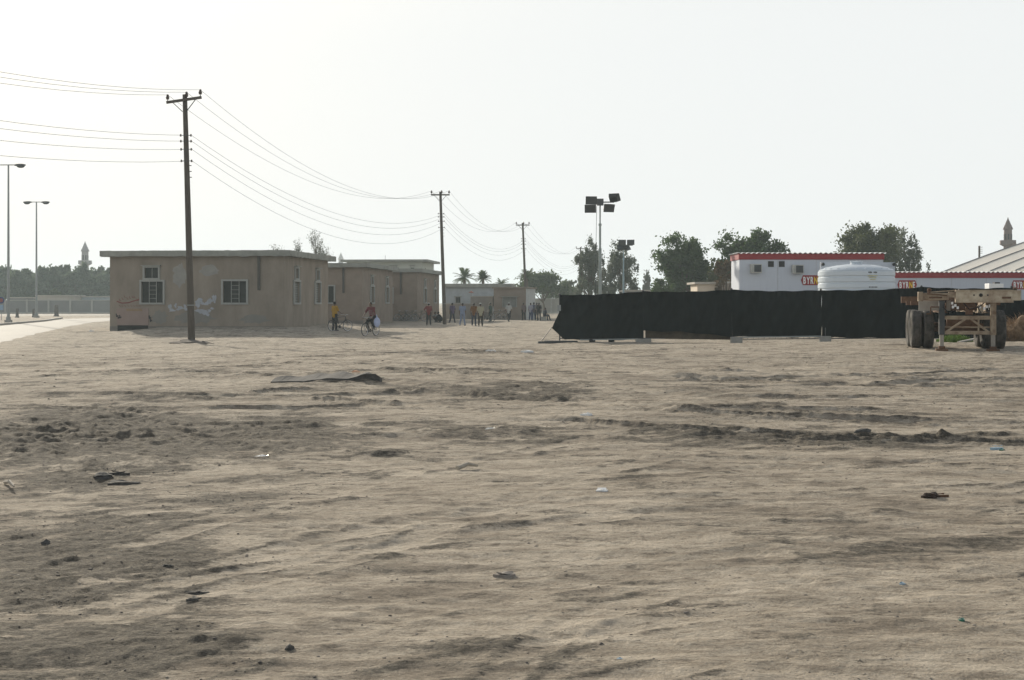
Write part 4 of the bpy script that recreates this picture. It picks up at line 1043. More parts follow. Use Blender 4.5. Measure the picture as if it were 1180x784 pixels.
# things round the trailer
def tuft(name, label, cat, x, y, rx, ry, h, n, wdt, m, kind=None, dead=False, seed=1):
    rr = random.Random(seed); mb = MB(); vs = []; fs = []
    for i in range(n):
        a = rr.random()*6.283; q = math.sqrt(rr.random()); px = math.cos(a)*q*rx; py = math.sin(a)*q*ry
        b = rr.random()*6.283; hh = h*(.35+.65*rr.random())*(1.05-q*q*.8); ln = hh*(.3+.7*rr.random())
        ex, ey = math.cos(b)*ln*.6, math.sin(b)*ln*.6
        o = len(vs); c, s_ = math.cos(b+1.57)*wdt, math.sin(b+1.57)*wdt
        z0 = rr.random()*hh*.4 if dead else 0
        vs += [(px-c, py-s_, z0-.03), (px+c, py+s_, z0-.03), (px+ex*.6+c*.7, py+ey*.6+s_*.7, z0+hh*.6), (px+ex*.6-c*.7, py+ey*.6-s_*.7, z0+hh*.6), (px+ex*1.3, py+ey*1.3, z0+hh*(.75 if dead else 1))]
        fs += [(o, o+1, o+2, o+3), (o+3, o+2, o+4)]
    me = bpy.data.meshes.new(name); me.from_pydata(vs, [], fs); me.materials.append(m)
    ob = bpy.data.objects.new(name, me); COL.objects.link(ob); ob.location = (x, y, Hs(x, y)); return tag(ob, label, cat, None, kind)
M_grass = mat('fresh_grass', (.13, .22, .045), nscale=4, namt=.2, trans=.3)
M_straw = mat('dry_brush', (.34, .235, .145), nscale=5, namt=.25, col2=(.13, .085, .05), trans=.15)
gx, gy = PX(1100, 41), 41
tuft('grass_patch', 'bright green grass growing under the trailer between its wheels', 'grass', gx, gy, .55, .7, .3, 1600, .01, M_grass, 'stuff', seed=4)
b = MB(); b.box((0, 0, 0), (.75, .16, .04)); o = b.build('plank', M_conc); o.location = (PX(1116, 40.2), 40.2, Hs(PX(1116, 40), 40.2)+.07); o.rotation_euler = (0, R(-9), R(20)); tag(o, 'pale plank lying in the green grass under the trailer', 'plank')
bx_, by_ = PX(1176, 42.5), 42.5
o = clod('brush_pile', 'big heap of dry brown brush to the right of the trailer wheels', 'brush pile', bx_, by_, (.62, .6, .78), M_straw, 8, n=4)
hz = o.location.z
q = tuft('dry_twigs', None, None, bx_, by_, .85, .7, .95, 3600, .010, M_straw, dead=True, seed=9); q.parent = o; q.location = (0, 0, 0)
x = PX(1176, 46.5)
mb = MB()
vs = []; NX, NZ = 30, 14
for a in range(NX+1):
    f = a/NX; xx = -1.15+2.9*f; top = 1.35-.1*math.sin(f*9)-max(0, f-.45)*.9+.28*math.exp(-((f-.33)/.05)**2)
    for c in range(NZ+1):
        g_ = c/NZ; vs.append((xx, -.5*g_+.06*math.sin(f*22+g_*6), max(.02, top*(1-g_))+.02*math.sin(f*31)))
mb.add(vs, [(a*(NZ+1)+c, (a+1)*(NZ+1)+c, (a+1)*(NZ+1)+c+1, a*(NZ+1)+c+1) for a in range(NX) for c in range(NZ)])
mb.bx(-1.0, 1.6, .05, .9, 0, .75)
o = mb.build('covered_stack', M_cloth, smooth=False); o.location = (x, 46.5, Hs(x, 46.5)); tag(o, 'black sheet draped over a stack behind the right end of the trailer', 'tarpaulin')

# ---------------------------------------------------------------- bicycles
M_bk = mat('bicycle_black', (.03, .032, .035), rough=.4, nscale=6, namt=.1); M_chr = mat('bicycle_chrome', (.5, .5, .5), rough=.3, metal=.8)
def bicycle(label, x, y, rz, lean=0, group='black bicycles'):
    t = thing('bicycle', label, 'bicycle', (x, y, Hs(x, y)), rz, group); t.rotation_euler = (0, lean, rz)
    r = .34
    def wheel(yy):
        w = MB(); w.lathe((0, yy, r), [(r-.035, -.014), (r-.01, -.02), (r, 0), (r-.01, .02), (r-.035, .014), (r-.035, -.014)], 36, 'X')
        wo = w.build('wheel', M_bk, t, smooth=True)
        w = MB(); w.lathe((0, yy, r), [(r-.06, -.01), (r-.036, -.013), (r-.036, .013), (r-.06, .01), (r-.06, -.01)], 36, 'X'); w.build('rim', M_chr, wo)
        w = MB(); w.cyl((-.05, yy, r), (.05, yy, r), .022, n=8)
        for k in range(18):
            a = k*math.pi*2/18; w.cyl((.03*(-1)**k, yy, r), (0, yy+math.cos(a)*(r-.05), r+math.sin(a)*(r-.05)), .0022, n=3, caps=False)
        w.build('spokes', M_chr, wo)
    wheel(.53); wheel(-.53)
    P = {'bb': (0, -.06, .29), 'seat': (0, -.2, .82), 'ht': (0, .36, .88), 'hb': (0, .40, .72), 'fa': (0, .53, .34), 'ra': (0, -.53, .34)}
    w = MB()
    for a, b, q in (('bb', 'seat', .016), ('seat', 'ht', .015), ('bb', 'hb', .018), ('ht', 'hb', .018)): w.cyl(P[a], P[b], q, n=8)
    for s in (-.05, .05):
        w.cyl((s, *P['hb'][1:]), (s, .53, .34), .011, n=6); w.cyl((s*.5, *P['seat'][1:]), (s, -.53, .34), .009, n=6); w.cyl((s*.5, *P['bb'][1:]), (s, -.53, .34), .009, n=6)
    w.cyl((-.05, *P['hb'][1:]), (.05, *P['hb'][1:]), .015, n=6)
    w.build('frame', M_bk, t)
    w = MB(); w.cyl(P['seat'], (0, -.23, .93), .012, n=6); w.ell((0, -.26, .955), (.085, .14, .035), 12, 6); w.ell((0, -.14, .95), (.03, .10, .022), 8, 6); w.build('saddle', M_bk, t, smooth=True)
    w = MB(); w.path([(-.28, .22, .98), (-.27, .36, 1.0), (-.08, .40, .97), (.08, .40, .97), (.27, .36, 1.0), (.28, .22, .98)], .012, 6); w.cyl(P['ht'], (0, .385, .98), .013, n=6); w.build('handlebar', M_chr, t)
    w = MB(); w.lathe((.03, -.06, .29), [(.09, -.004), (.095, 0), (.09, .004), (.02, .004)], 20, 'X')
    w.cyl((.05, -.06, .29), (.06, .08, .20), .01, n=6); w.cyl((-.05, -.06, .29), (-.06, -.20, .38), .01, n=6); w.box((.11, .08, .20), (.09, .07, .02)); w.box((-.11, -.20, .38), (.09, .07, .02)); w.build('crank', M_darksteel, t)
    w = MB(); w.bx(-.06, .06, -.72, -.32, .735, .75); w.cyl((-.05, -.6, .735), (-.05, -.53, .36), .006, n=5); w.cyl((.05, -.6, .735), (.05, -.53, .36), .006, n=5); w.build('rear_rack', M_bk, t)
    return t
xy1 = (PX(392, 75), 75.0); xy2 = (PX(426.8, 66.5), 66.5)
bicycle('black bicycle standing beside the man in the yellow shirt', xy1[0], xy1[1], R(-48))
bicycle('black bicycle ridden by the person in the red checked shirt', xy2[0], xy2[1], R(154))
for k, (p, D, rz, lab) in enumerate([(464.5, 118.0, 88, 'leftmost of the bicycles leaning on the brown front wall of the farthest plaster block'), (472.5, 117.8, 80, 'middle of the bicycles leaning on the brown front wall of the farthest plaster block'), (483, 117.2, 95, 'bicycle at the corner of the farthest plaster block, beside the man in red'),
                                   (573, 127.0, 85, 'bicycle parked by the brown shed, behind the man in dark green'), (579, 126.6, 70, 'bicycle parked by the brown shed, just left of the walking man in white'), (560.5, 112.5, 60, 'bicycle standing between the man in cream and the man in dark green')]):
    bicycle(lab, PX(p, D), D, R(rz), .1)

# ---------------------------------------------------------------- people
def remesh(mb, name, m, parent, vox):
    me = mb.mesh(name); o = bpy.data.objects.new(name, me); COL.objects.link(o)
    md = o.modifiers.new('r', 'REMESH'); md.mode = 'VOXEL'; md.voxel_size = vox; md.use_smooth_shade = True
    sm = o.modifiers.new('s', 'SMOOTH'); sm.factor = .5; sm.iterations = 2
    dg = bpy.context.evaluated_depsgraph_get(); n = bpy.data.meshes.new_from_object(o.evaluated_get(dg))
    o.modifiers.clear(); o.data = n; n.materials.clear(); n.materials.append(m); o.parent = parent
    return o
SK = mat('brown_skin', (.13, .075, .05), rough=.55, nscale=5, namt=.06); HAIR = mat('black_hair', (.012, .01, .01), rough=.7)
def person(label, px, D, rz, shirt, trousers, pose='stand', cap=None, stripes=None, group=None, h=1.7, x=None, long_sleeve=False, seed=0, bag=None, dz=0):
    x = PX(px, D) if x is None else x
    t = thing('person', label, 'person', (x, D, Hs(x, D)+dz), rz, group); s = h/1.7; t.scale = (s, s, s)
    rr = random.Random(seed+int(px)); V = Vector
    J = dict(pel=V((0, 0, .95)), che=V((0, .01, 1.30)), nek=V((0, 0, 1.45)), head=V((0, .02, 1.585)))
    for k, sd in (('l', -1), ('r', 1)):
        j = rr.uniform(-.03, .03)
        J['s'+k] = V((sd*.175, 0, 1.40)); J['e'+k] = V((sd*(.235+j*.3), -.03, 1.12)); J['w'+k] = V((sd*.235, .04+j, .88))
        J['h'+k] = V((sd*.09, 0, .93)); J['k'+k] = V((sd*.11, .02, .50)); J['a'+k] = V((sd*(.13+j*.5), -.02, .08)); J['t'+k] = V((sd*.16, .14, .035))
    U = lambda d: J.update({k: V(v) for k, v in d.items()})
    if pose == 'hold':       # hands forward on a handlebar
        U(dict(er=(.22, .10, 1.14), wr=(.16, .34, 1.05), el=(-.24, .02, 1.12), wl=(-.20, .22, 1.0)))
    if pose == 'hips': U(dict(er=(.36, -.06, 1.16), wr=(.20, .05, 1.0), el=(-.36, -.06, 1.16), wl=(-.20, .05, 1.0)))
    if pose == 'akimbo_l': U(dict(el=(-.36, -.06, 1.16), wl=(-.19, .04, 1.0)))
    if pose == 'walk': U(dict(kl=(-.10, .16, .52), al=(-.10, .24, .09), tl=(-.11, .40, .05), kr=(.10, -.02, .50), ar=(.11, -.30, .13), tr=(.12, -.16, .04), el=(-.24, -.10, 1.14), wl=(-.24, -.06, .92), er=(.24, .05, 1.13), wr=(.22, .22, .96)))
    if pose == 'stride': U(dict(kl=(-.12, .06, .50), al=(-.20, .10, .08), tl=(-.24, .25, .035), kr=(.12, -.03, .50), ar=(.18, -.14, .08), tr=(.22, .0, .035)))
    if pose == 'sit':
        U(dict(pel=(0, 0, .50), che=(0, .06, .84), nek=(0, .08, .99), head=(0, .12, 1.12), sl=(-.175, .07, .94), sr=(.175, .07, .94), el=(-.22, .12, .68), er=(.22, .12, .68), wl=(-.14, .36, .58), wr=(.14, .36, .58), hl=(-.09, .02, .47), hr=(.09, .02, .47), kl=(-.12, .42, .50), kr=(.14, .42, .50), al=(-.12, .44, .08), ar=(.16, .56, .08), tl=(-.13, .60, .035), tr=(.18, .72, .035)))
    if pose == 'squat':
        U(dict(pel=(0, -.12, .24), che=(0, .04, .56), nek=(0, .10, .70), head=(0, .15, .82), sl=(-.17, .08, .65), sr=(.17, .08, .65), el=(-.23, .26, .50), er=(.23, .26, .50), wl=(-.10, .44, .46), wr=(.10, .44, .46), hl=(-.09, -.10, .24), hr=(.09, -.10, .24), kl=(-.15, .26, .48), kr=(.15, .26, .48), al=(-.13, .0, .08), ar=(.13, .0, .08), tl=(-.15, .15, .035), tr=(.15, .15, .035)))
    if pose == 'ride':
        U(dict(pel=(0, -.24, 1.03), che=(0, -.10, 1.35), nek=(0, -.05, 1.50), head=(0, .0, 1.635), sl=(-.175, -.07, 1.45), sr=(.175, -.07, 1.45), el=(-.25, .08, 1.22), er=(.25, .08, 1.22), wl=(-.27, .22, 1.03), wr=(.27, .22, 1.03), hl=(-.09, -.22, 1.0), hr=(.09, -.22, 1.0), kl=(-.13, .18, .84), kr=(.13, .14, .68), al=(-.11, -.16, .46), ar=(.11, .02, .28), tl=(-.12, -.02, .41), tr=(.12, .16, .24)))
    b = MB(); hd = J['head']
    b.cap(J['pel'], J['che'], .125, .135); b.cap(J['che'], J['nek'], .11, .055); b.cap(J['sl'], J['sr'], .055, .055); b.cap(J['nek'], hd-V((0, .01, .04)), .055, .05)
    b.ell(hd, (.074, .092, .113), 16, 12); b.ell(hd+V((0, .06, -.065)), (.045, .035, .035), 10, 8)
    b.ell(hd+V((0, .098, -.01)), (.014, .022, .026), 8, 6); b.ell(hd+V((0, .085, -.055)), (.028, .012, .010), 8, 6)
    for sd in (-1, 1): b.ell(hd+V((sd*.078, -.005, -.005)), (.012, .02, .032), 8, 6); b.ell(hd+V((sd*.028, .083, .022)), (.014, .008, .008), 8, 6)
    for k, sd in (('l', -1), ('r', 1)):
        b.cap(J['s'+k], J['e'+k], .048, .038); b.cap(J['e'+k], J['w'+k], .036, .026)
        d = (J['w'+k]-J['e'+k]).normalized(); side = V((0, 1, 0)) if abs(d.y) < .8 else V((1, 0, 0)); side = (side-d*side.dot(d)).normalized(); inn = d.cross(side)
        pm = J['w'+k]+d*.05
        b.cap(J['w'+k]+d*.02-side*.012, pm+d*.03-side*.02, .022, .017, 8); b.cap(J['w'+k]+d*.02+side*.012, pm+d*.03+side*.02, .022, .017, 8)
        for q, (o_, ln) in enumerate(((-.033, .055), (-.012, .07), (.010, .075), (.031, .066))):
            f0 = pm+d*.035+side*o_; f1 = f0+d*ln*.5+side*o_*.2; f2 = f1+d*ln*.4+inn*(-sd)*.022
            b.cap(f0, f1, .0115, .0105, 8); b.cap(f1, f2, .0105, .009, 8)
        th = J['w'+k]+d*.025+side*.02; b.cap(th, th+side*.03+d*.03, .014, .011, 8); b.cap(th+side*.03+d*.03, th+side*.036+d*.062, .011, .009, 8)
        b.cap(J['h'+k], J['k'+k], .075, .052); b.cap(J['k'+k], J['a'+k], .048, .032)
        dd = (J['t'+k]-J['a'+k]); b.cap(J['a'+k]-V((0, .03, .03)), J['t'+k], .034, .026)
    remesh(b, 'body', SK, t, .0085)
    c = MB(); lo = J['pel'] if pose not in ('sit', 'squat', 'ride') else J['pel']*.75+J['che']*.25
    e = V((0, 0, -.06)) if pose not in ('sit', 'squat', 'ride') else V((0, 0, 0))
    c.cap(lo+e, J['che'], .155, .155, 16); c.cap(J['che'], J['nek']-V((0, 0, .045)), .135, .07, 16); c.cap(J['sl'], J['sr'], .075, .075, 14)
    for sd in (-1, 1): c.cap(lo+e+V((sd*.035, 0, 0)), J['che']+V((sd*.06, 0, .02)), .135, .125, 14)
    for k in 'lr':
        c.cap(J['s'+k], J['e'+k]*(1 if long_sleeve else .8)+J['s'+k]*(0 if long_sleeve else .2), .068, .060)
        if long_sleeve: c.cap(J['e'+k], J['w'+k], .058, .042)
    remesh(c, 'shirt', shirt, t, .016)
    c = MB(); c.cap(J['hl'], J['hr'], .115, .115, 14)
    for k in 'lr':
        c.cap(J['h'+k], J['k'+k], .105, .078); c.cap(J['k'+k], J['a'+k]+V((0, 0, .03)), .076, .062)
    remesh(c, 'trousers', trousers, t, .016)
    c = MB()
    for k in 'lr':
        c.cap(J['a'+k]-V((0, .035, .04)), J['t'+k]+V((0, 0, .0)), .042, .034, 10)
    remesh(c, 'shoes', M_bk, t, .012)
    c = MB(); c.ell(hd+V((0, -.018, .028)), (.083, .094, .10), 16, 10)
    o = c.build('hair', HAIR, t, smooth=True)
    for v in o.data.vertices:
        pass
    if cap:
        c = MB(); c.ell(hd+V((0, -.008, .075)), (.09, .102, .06), 16, 8); c.cyl(hd+V((0, -.008, .055)), hd+V((0, -.008, .075)), .094, .092, 16); c.ell(hd+V((0, .10, .06)), (.06, .06, .01), 10, 4); c.build('cap', cap, t, smooth=True)
    if stripes:
        c = MB(); d = (J['che']-J['pel']).normalized()
        for k in range(5):
            p = lo+e+(J['che']-lo-e)*(k/4.2)+V((0, 0, .0)); c.lathe(p, [(.172, -.012), (.176, 0), (.172, .012)], 18)
        c.build('shirt_check', stripes, t, smooth=True)
    return t
def cl(n, c): return mat('cloth_'+n, tuple(q*.62 for q in c), rough=.9, nscale=7, namt=.12, bump=.2, bscale=14)
BLK = cl('charcoal', (.025, .027, .032)); NAVY = cl('navy', (.045, .055, .09)); WHT = cl('white', (.68, .68, .66))
person('man in a yellow shirt standing with his bicycle in front of the nearest plaster block', 391, 74.7, R(-40), cl('mustard', (.62, .36, .04)), BLK, 'hold', x=xy1[0]-.28)
t = person('cyclist in a dark red checked shirt riding towards the camera before the middle plaster block', 427, 66.5, R(154), cl('maroon', (.22, .045, .055)), BLK, 'ride', stripes=cl('pale_pink', (.45, .30, .31)), x=xy2[0])
bg = MB(); bg.ell((0, 0, -.28), (.17, .13, .26), 14, 10); bg.cap((0, 0, -.05), (-.03, 0, .12), .05, .012, 8)
o = bg.build('plastic_bag', mat('pale_blue_plastic', (.55, .62, .82), rough=.4, nscale=6, namt=.1, trans=.3), smooth=True); o.location = (xy2[0]+.36, 66.35, 1.02); tag(o, 'pale blue carrier bag hanging beside the cyclist in the checked shirt', 'bag')
G2 = 'people standing in the open lot'
person('man in a red shirt and white cap standing before the farthest plaster block', 494, 97.5, R(5), cl('red', (.30, .06, .06)), BLK, 'akimbo_l', cap=WHT, group=G2)
person('crouching person in a pale top beside the foot of the second utility pole', 503, 112.5, R(120), cl('pale_grey', (.38, .38, .36)), BLK, 'squat', group='crouching people')
person('crouching person in dark clothes nearest the second utility pole', 507, 111, R(80), BLK, BLK, 'squat', group='crouching people')
person('man in a purple shirt and dark trousers just right of the second utility pole', 521.3, 110, R(25), cl('purple', (.16, .12, .22)), NAVY, 'stride', group=G2)
person('man in a light blue shirt and matching light blue trousers, seen from behind', 533, 95.5, R(0), cl('light_blue', (.34, .42, .60)), cl('light_blue', (.34, .42, .60)), 'stride', group=G2)
person('man in an orange brown shirt and dark jeans, left of the man in cream', 546, 95, R(-5), cl('orange_brown', (.28, .13, .045)), NAVY, group=G2)
person('man in a cream shirt and white cap, right of the man in orange brown', 553.7, 92.5, R(8), cl('cream', (.58, .55, .40)), cl('dark_brown', (.05, .04, .035)), cap=WHT, group=G2, long_sleeve=False)
person('slim man in a dark green shirt and dark trousers, right of the man in cream', 565, 113, R(70), cl('dark_green', (.05, .11, .085)), cl('bottle_green', (.025, .045, .04)), group=G2)
person('man in a white shirt and cap walking past the dark window of the brown shed', 586.3, 113, R(-20), WHT, BLK, 'walk', cap=WHT, group=G2)
G3 = 'men gathered by the brown shed'
person('man in a dusty pink shirt, leftmost of the group by the third pole', 603.5, 125, R(20), cl('dusty_pink', (.22, .15, .15)), BLK, group=G3)
person('man in a pale shirt and jeans in the group by the third pole', 611.5, 124, R(-30), cl('pale_lilac', (.48, .48, .58)), cl('jeans', (.10, .13, .25)), 'stride', group=G3)
person('taller man in dark blue clothes close behind the man in a pale shirt', 615.2, 126, R(10), cl('slate_blue', (.12, .15, .25)), cl('jeans', (.1, .1, .1)), group=G3, h=1.75)
person('man in all black clothes in the right half of the group', 621, 121, R(-10), BLK, BLK, group=G3)
person('man in grey shirt and dark trousers half hidden in the right half of the group', 618.6, 125.5, R(30), cl('grey', (.25, .25, .27)), BLK, group=G3, h=1.72)
person('man in dark clothes sitting at the far right end of the group', 627.2, 122.5, R(-60), NAVY, NAVY, 'sit', group=G3)
sx = PX(627.2, 122.5)
b = MB(); b.box((0, 0, .19), (.5, .42, .38)); o = b.build('seat_block', M_conc, bevel=.02); o.location = (sx-.06, 122.4, Hs(sx, 122.4)); tag(o, 'concrete block the man at the far right end of the group sits on', 'block')

# ---------------------------------------------------------------- trees
def leaf_mesh(name, P, Sz, m, seed, aspect=.55, up=0.0):
    r = np.random.default_rng(seed); n = len(P)
    d = r.normal(size=(n, 3)); d[:, 2] += up; d /= np.linalg.norm(d, axis=1)[:, None]
    e = r.normal(size=(n, 3)); e -= d*(e*d).sum(1)[:, None]; e /= np.linalg.norm(e, axis=1)[:, None]
    s = (Sz*(.6+.8*r.random(n)))[:, None]
    V = np.stack([P-d*s, P-e*s*aspect, P+d*s, P+e*s*aspect], 1).reshape(-1, 3).astype(np.float32)
    me = bpy.data.meshes.new(name); me.vertices.add(4*n); me.vertices.foreach_set('co', V.ravel())
    me.loops.add(4*n); me.loops.foreach_set('vertex_index', np.arange(4*n, dtype=np.int32))
    me.polygons.add(n); me.polygons.foreach_set('loop_start', np.arange(0, 4*n, 4, dtype=np.int32)); me.update(calc_edges=True)
    me.materials.append(m); return me
M_bark = mat('grey_brown_bark', (.13, .10, .075), nscale=8, namt=.2, bump=.4)
LEAF = {
 'pale': mat('haze_paled_foliage', (.135, .18, .115), nscale=.5, namt=.25, trans=.4, rough=.75),  # leaf colour lightened to stand in for distance haze
 'dark': mat('dark_foliage', (.085, .135, .05), nscale=.9, namt=.22, trans=.4, rough=.7),
 'mid': mat('mid_foliage', (.10, .14, .055), nscale=.9, namt=.25, trans=.3, rough=.7),
 'grey': mat('grey_foliage', (.15, .175, .125), nscale=.9, namt=.2, trans=.3, rough=.75),
 'olive': mat('olive_foliage', (.12, .14, .055), nscale=.9, namt=.25, trans=.3, rough=.7),
 'brown': mat('brown_foliage', (.16, .11, .06), nscale=.9, namt=.25, trans=.25, rough=.8)}
def tree(label, px, D, ptop, pw, kind='dark', style='round', seed=1, n=9000, leaf=.13, group='trees on the far side of the lot', trunk_f=.22, z0=0):
    x = PX(px, D); H = PZ(ptop, D); Rw = pw/F*D/2
    r = np.random.default_rng(seed); t = thing('tree', label, 'tree', (x, D, z0), 0, group)
    cz0 = H*trunk_f; ch = (H-cz0)
    nc = {'round': 130, 'feathery': 130, 'umbrella': 80, 'sparse': 60}[style]
    # lobes: a few big heads of different height, then clumps on their skin and inside
    lobes = []
    nl = {'round': 11, 'feathery': 11, 'umbrella': 9, 'sparse': 8}[style]
    for i in range(nl):
        a = r.random()*6.283; q = math.sqrt(r.random())*.68
        if i == 0: q = .1
        top = 1-.60*q**2-r.random()*.12*(i > 0)
        if style == 'umbrella': top = 1-.25*q-r.random()*.25*(i > 0)
        lr = (.30+.2*r.random())
        lobes.append((math.cos(a)*q*Rw, math.sin(a)*q*Rw, cz0+ch*top, lr))
    C = []
    for i in range(nc):
        lx, ly, lt, lr = lobes[i % nl]
        rz = ch*(.30+.25*r.random()) if style != 'umbrella' else ch*.16
        d = r.normal(size=3); d /= np.linalg.norm(d); k = .55+.45*r.random()
        c = np.array([lx, ly, lt-rz]); c = c+d*np.array([lr*Rw*1.15, lr*Rw*1.15, rz])*k
        if style in ('round', 'feathery') and i % 4 == 0: c[2] = cz0+ch*r.random()*.6; c[0] *= 1.05
        c[2] = max(c[2], cz0*.8); C.append(c)
    C = np.array(C)
    if style != 'umbrella':
        ph = r.random(8)*6.283; d = r.normal(size=(nc, 3)); d /= np.linalg.norm(d, axis=1)[:, None]; d[:, 2] = np.where(d[:, 2] < -.55, -d[:, 2], d[:, 2])
        az = np.arctan2(d[:, 1], d[:, 0]); Rm = 1+.16*np.sin(3*az+ph[0]+2*d[:, 2])+.13*np.sin(5*az+ph[1]-4*d[:, 2])+.12*np.sin(7*d[:, 2]+ph[2]+az)
        rad = Rm*(.35+.65*r.random(nc)**.45)*(.85 if style == 'round' else 1)
        k_ = {'round': .54, 'feathery': .56, 'sparse': .52}[style]
        C = np.stack([d[:, 0]*rad*Rw, d[:, 1]*rad*Rw, cz0+ch*.46+d[:, 2]*rad*ch*k_], 1)
        if style == 'sparse': C = C[np.sin(C[:, 0]*1.9+ph[3])+np.sin(C[:, 2]*2.1+ph[4]) > -.9]; cnt_n = len(C)
        nc = len(C)
        lobes = [tuple(C[i])+(.3,) for i in np.argsort(-C[:, 2])[::max(1, nc//9)][:9]]
    cs = {'round': .105, 'feathery': .08, 'umbrella': .13, 'sparse': .10}[style]*Rw
    w_ = r.random(len(C))+.4; cnt = (w_/w_.sum()*n).astype(int)
    cnt = (cnt*2.6).astype(int); P = []
    for c, k in zip(C, cnt):
        o = r.normal(size=(k, 3)); o = o/np.linalg.norm(o, axis=1)[:, None]*np.abs(np.clip(r.normal(size=(k, 1))*.8+.75, 0, 2.3))*cs*(.6+1.0*r.random())*np.array([1+.3*r.normal(), 1+.3*r.normal(), 1])
        if style in ('feathery',): o[:, 2] *= 2.0
        if style == 'umbrella': o[:, 2] *= .45
        P.append(c+o)
    P = np.concatenate(P); kz = H/np.quantile(P[:, 2], .997); kx = Rw/np.quantile(np.abs(P[:, :2]), .985)
    P = P*np.array([kx, kx, kz]); C = C*np.array([kx, kx, kz]); lobes = [(a*kx, b*kx, c*kz, d) for a, b, c, d in lobes]; P = P[P[:, 2] > .3]
    me = leaf_mesh('crown', P, leaf*1.15, LEAF[kind], seed, .6)
    o = bpy.data.objects.new('crown', me); COL.objects.link(o); o.parent = t
    w = MB(); rb = max(.10, H*.026); fork = Vector((r.normal()*.2, r.normal()*.2, cz0+ch*.12))
    w.path([(0, 0, -.3), (fork.x*.4, fork.y*.4, fork.z*.5), tuple(fork)], [rb*1.3, rb, rb*.8], 8)
    for (lx, ly, lt, lr) in lobes:
        tip = Vector((lx, ly, lt-ch*.12)); mid = fork.lerp(tip, .5)+Vector((r.normal(), r.normal(), 0))*Rw*.07+Vector((0, 0, ch*.06))
        w.path([fork-Vector((0, 0, .2)), mid, tip], [rb*.55, rb*.34, rb*.12], 6) if tip.z < H*.9 else None
    for c in C[::2]:
        if c[2] > H*.88: continue
        l = min(lobes, key=lambda q: (q[0]-c[0])**2+(q[1]-c[1])**2); a = fork.lerp(Vector((l[0], l[1], l[2]-ch*.12)), .6)
        w.path([a, Vector(c)], [rb*.2, rb*.06], 4)
    w.build('trunk', M_bark, t)
    return t
# left far belt
LT = [(-14, 262, 312, 44, 'half outside the left edge'), (6, 268, 309, 34, 'behind the tall street lamp'), (29, 255, 312, 34, 'between the two street lamps'), (55, 262, 309, 36, 'just right of the shorter street lamp'),
      (75, 268, 307.5, 24, 'just left of the hazy minaret'), (92, 262, 306.5, 30, 'in front of the hazy minaret shaft'), (113, 270, 310, 30, 'just right of the hazy minaret'), (130, 262, 311, 32, 'behind the graffiti building corner')]
for i, (p, D, ty, wd, lab) in enumerate(LT):
    tree('hazy dark green tree beyond the boundary wall, '+lab, p, D, ty, wd, 'pale', 'round', 40+i, 5200, .30, 'hazy trees beyond the boundary wall', .04)
tree('small pale green bush tree behind the boundary wall, near the low pale house', 63, 232, 334, 12, 'mid', 'round', 61, 1500, .2, None, .1)
# behind the black fence
tree('tall grey green feathery tree left of the taller floodlight mast', 680, 152, 277, 40, 'grey', 'feathery', 3, 6500, .10, None, .1)
tree('grey green feathery tree behind the shorter floodlight mast', 715, 156, 281, 48, 'grey', 'feathery', 14, 6500, .10, None, .1)
tree('broad dense dark green tree right of the floodlight masts', 787, 132, 274, 66, 'dark', 'round', 5, 14000, .13, None, .08)
tree('dark green tree rising behind the left end of the taller white cabin', 868, 126, 268, 78, 'dark', 'round', 16, 14000, .13, None, .08)
tree('low dark tree between the broad dark tree and the white cabin', 826, 124, 300, 26, 'olive', 'round', 17, 4000, .12, None, .08)
tree('brownish half dry tree at the left end wall of the white cabin', 836, 112, 302, 24, 'brown', 'sparse', 18, 2200, .10, None, .08)
tree('big dark olive tree behind the right end of the taller white cabin', 1003, 134, 260.5, 74, 'olive', 'round', 22, 14000, .13, None, .1)
tree('greyish open tree right of the big olive tree, above the lower cabin', 1048, 128, 266, 46, 'grey', 'feathery', 23, 3600, .09, None, .1)
tree('flat topped acacia like tree right of the third utility pole', 628, 196, 315, 56, 'mid', 'umbrella', 24, 9000, .16, None, .2)
tree('low green tree behind the flat topped tree, at the left end of the black fence', 650, 215, 325, 40, 'mid', 'umbrella', 28, 5000, .18, None, .15)
tree('small green shrub tree left of the flat topped tree, over the brown shed', 600, 190, 326, 22, 'mid', 'sparse', 29, 1800, .15, None, .15)
tree('small sparse bush tree between the flat topped tree and the feathery tree', 660, 180, 324, 14, 'grey', 'sparse', 26, 1200, .12, None, .15)
tree('small conical tree between the two clumps, beside the farthest pole', 745.5, 240, 314, 9, 'grey', 'feathery', 27, 1500, .16, None, .1)
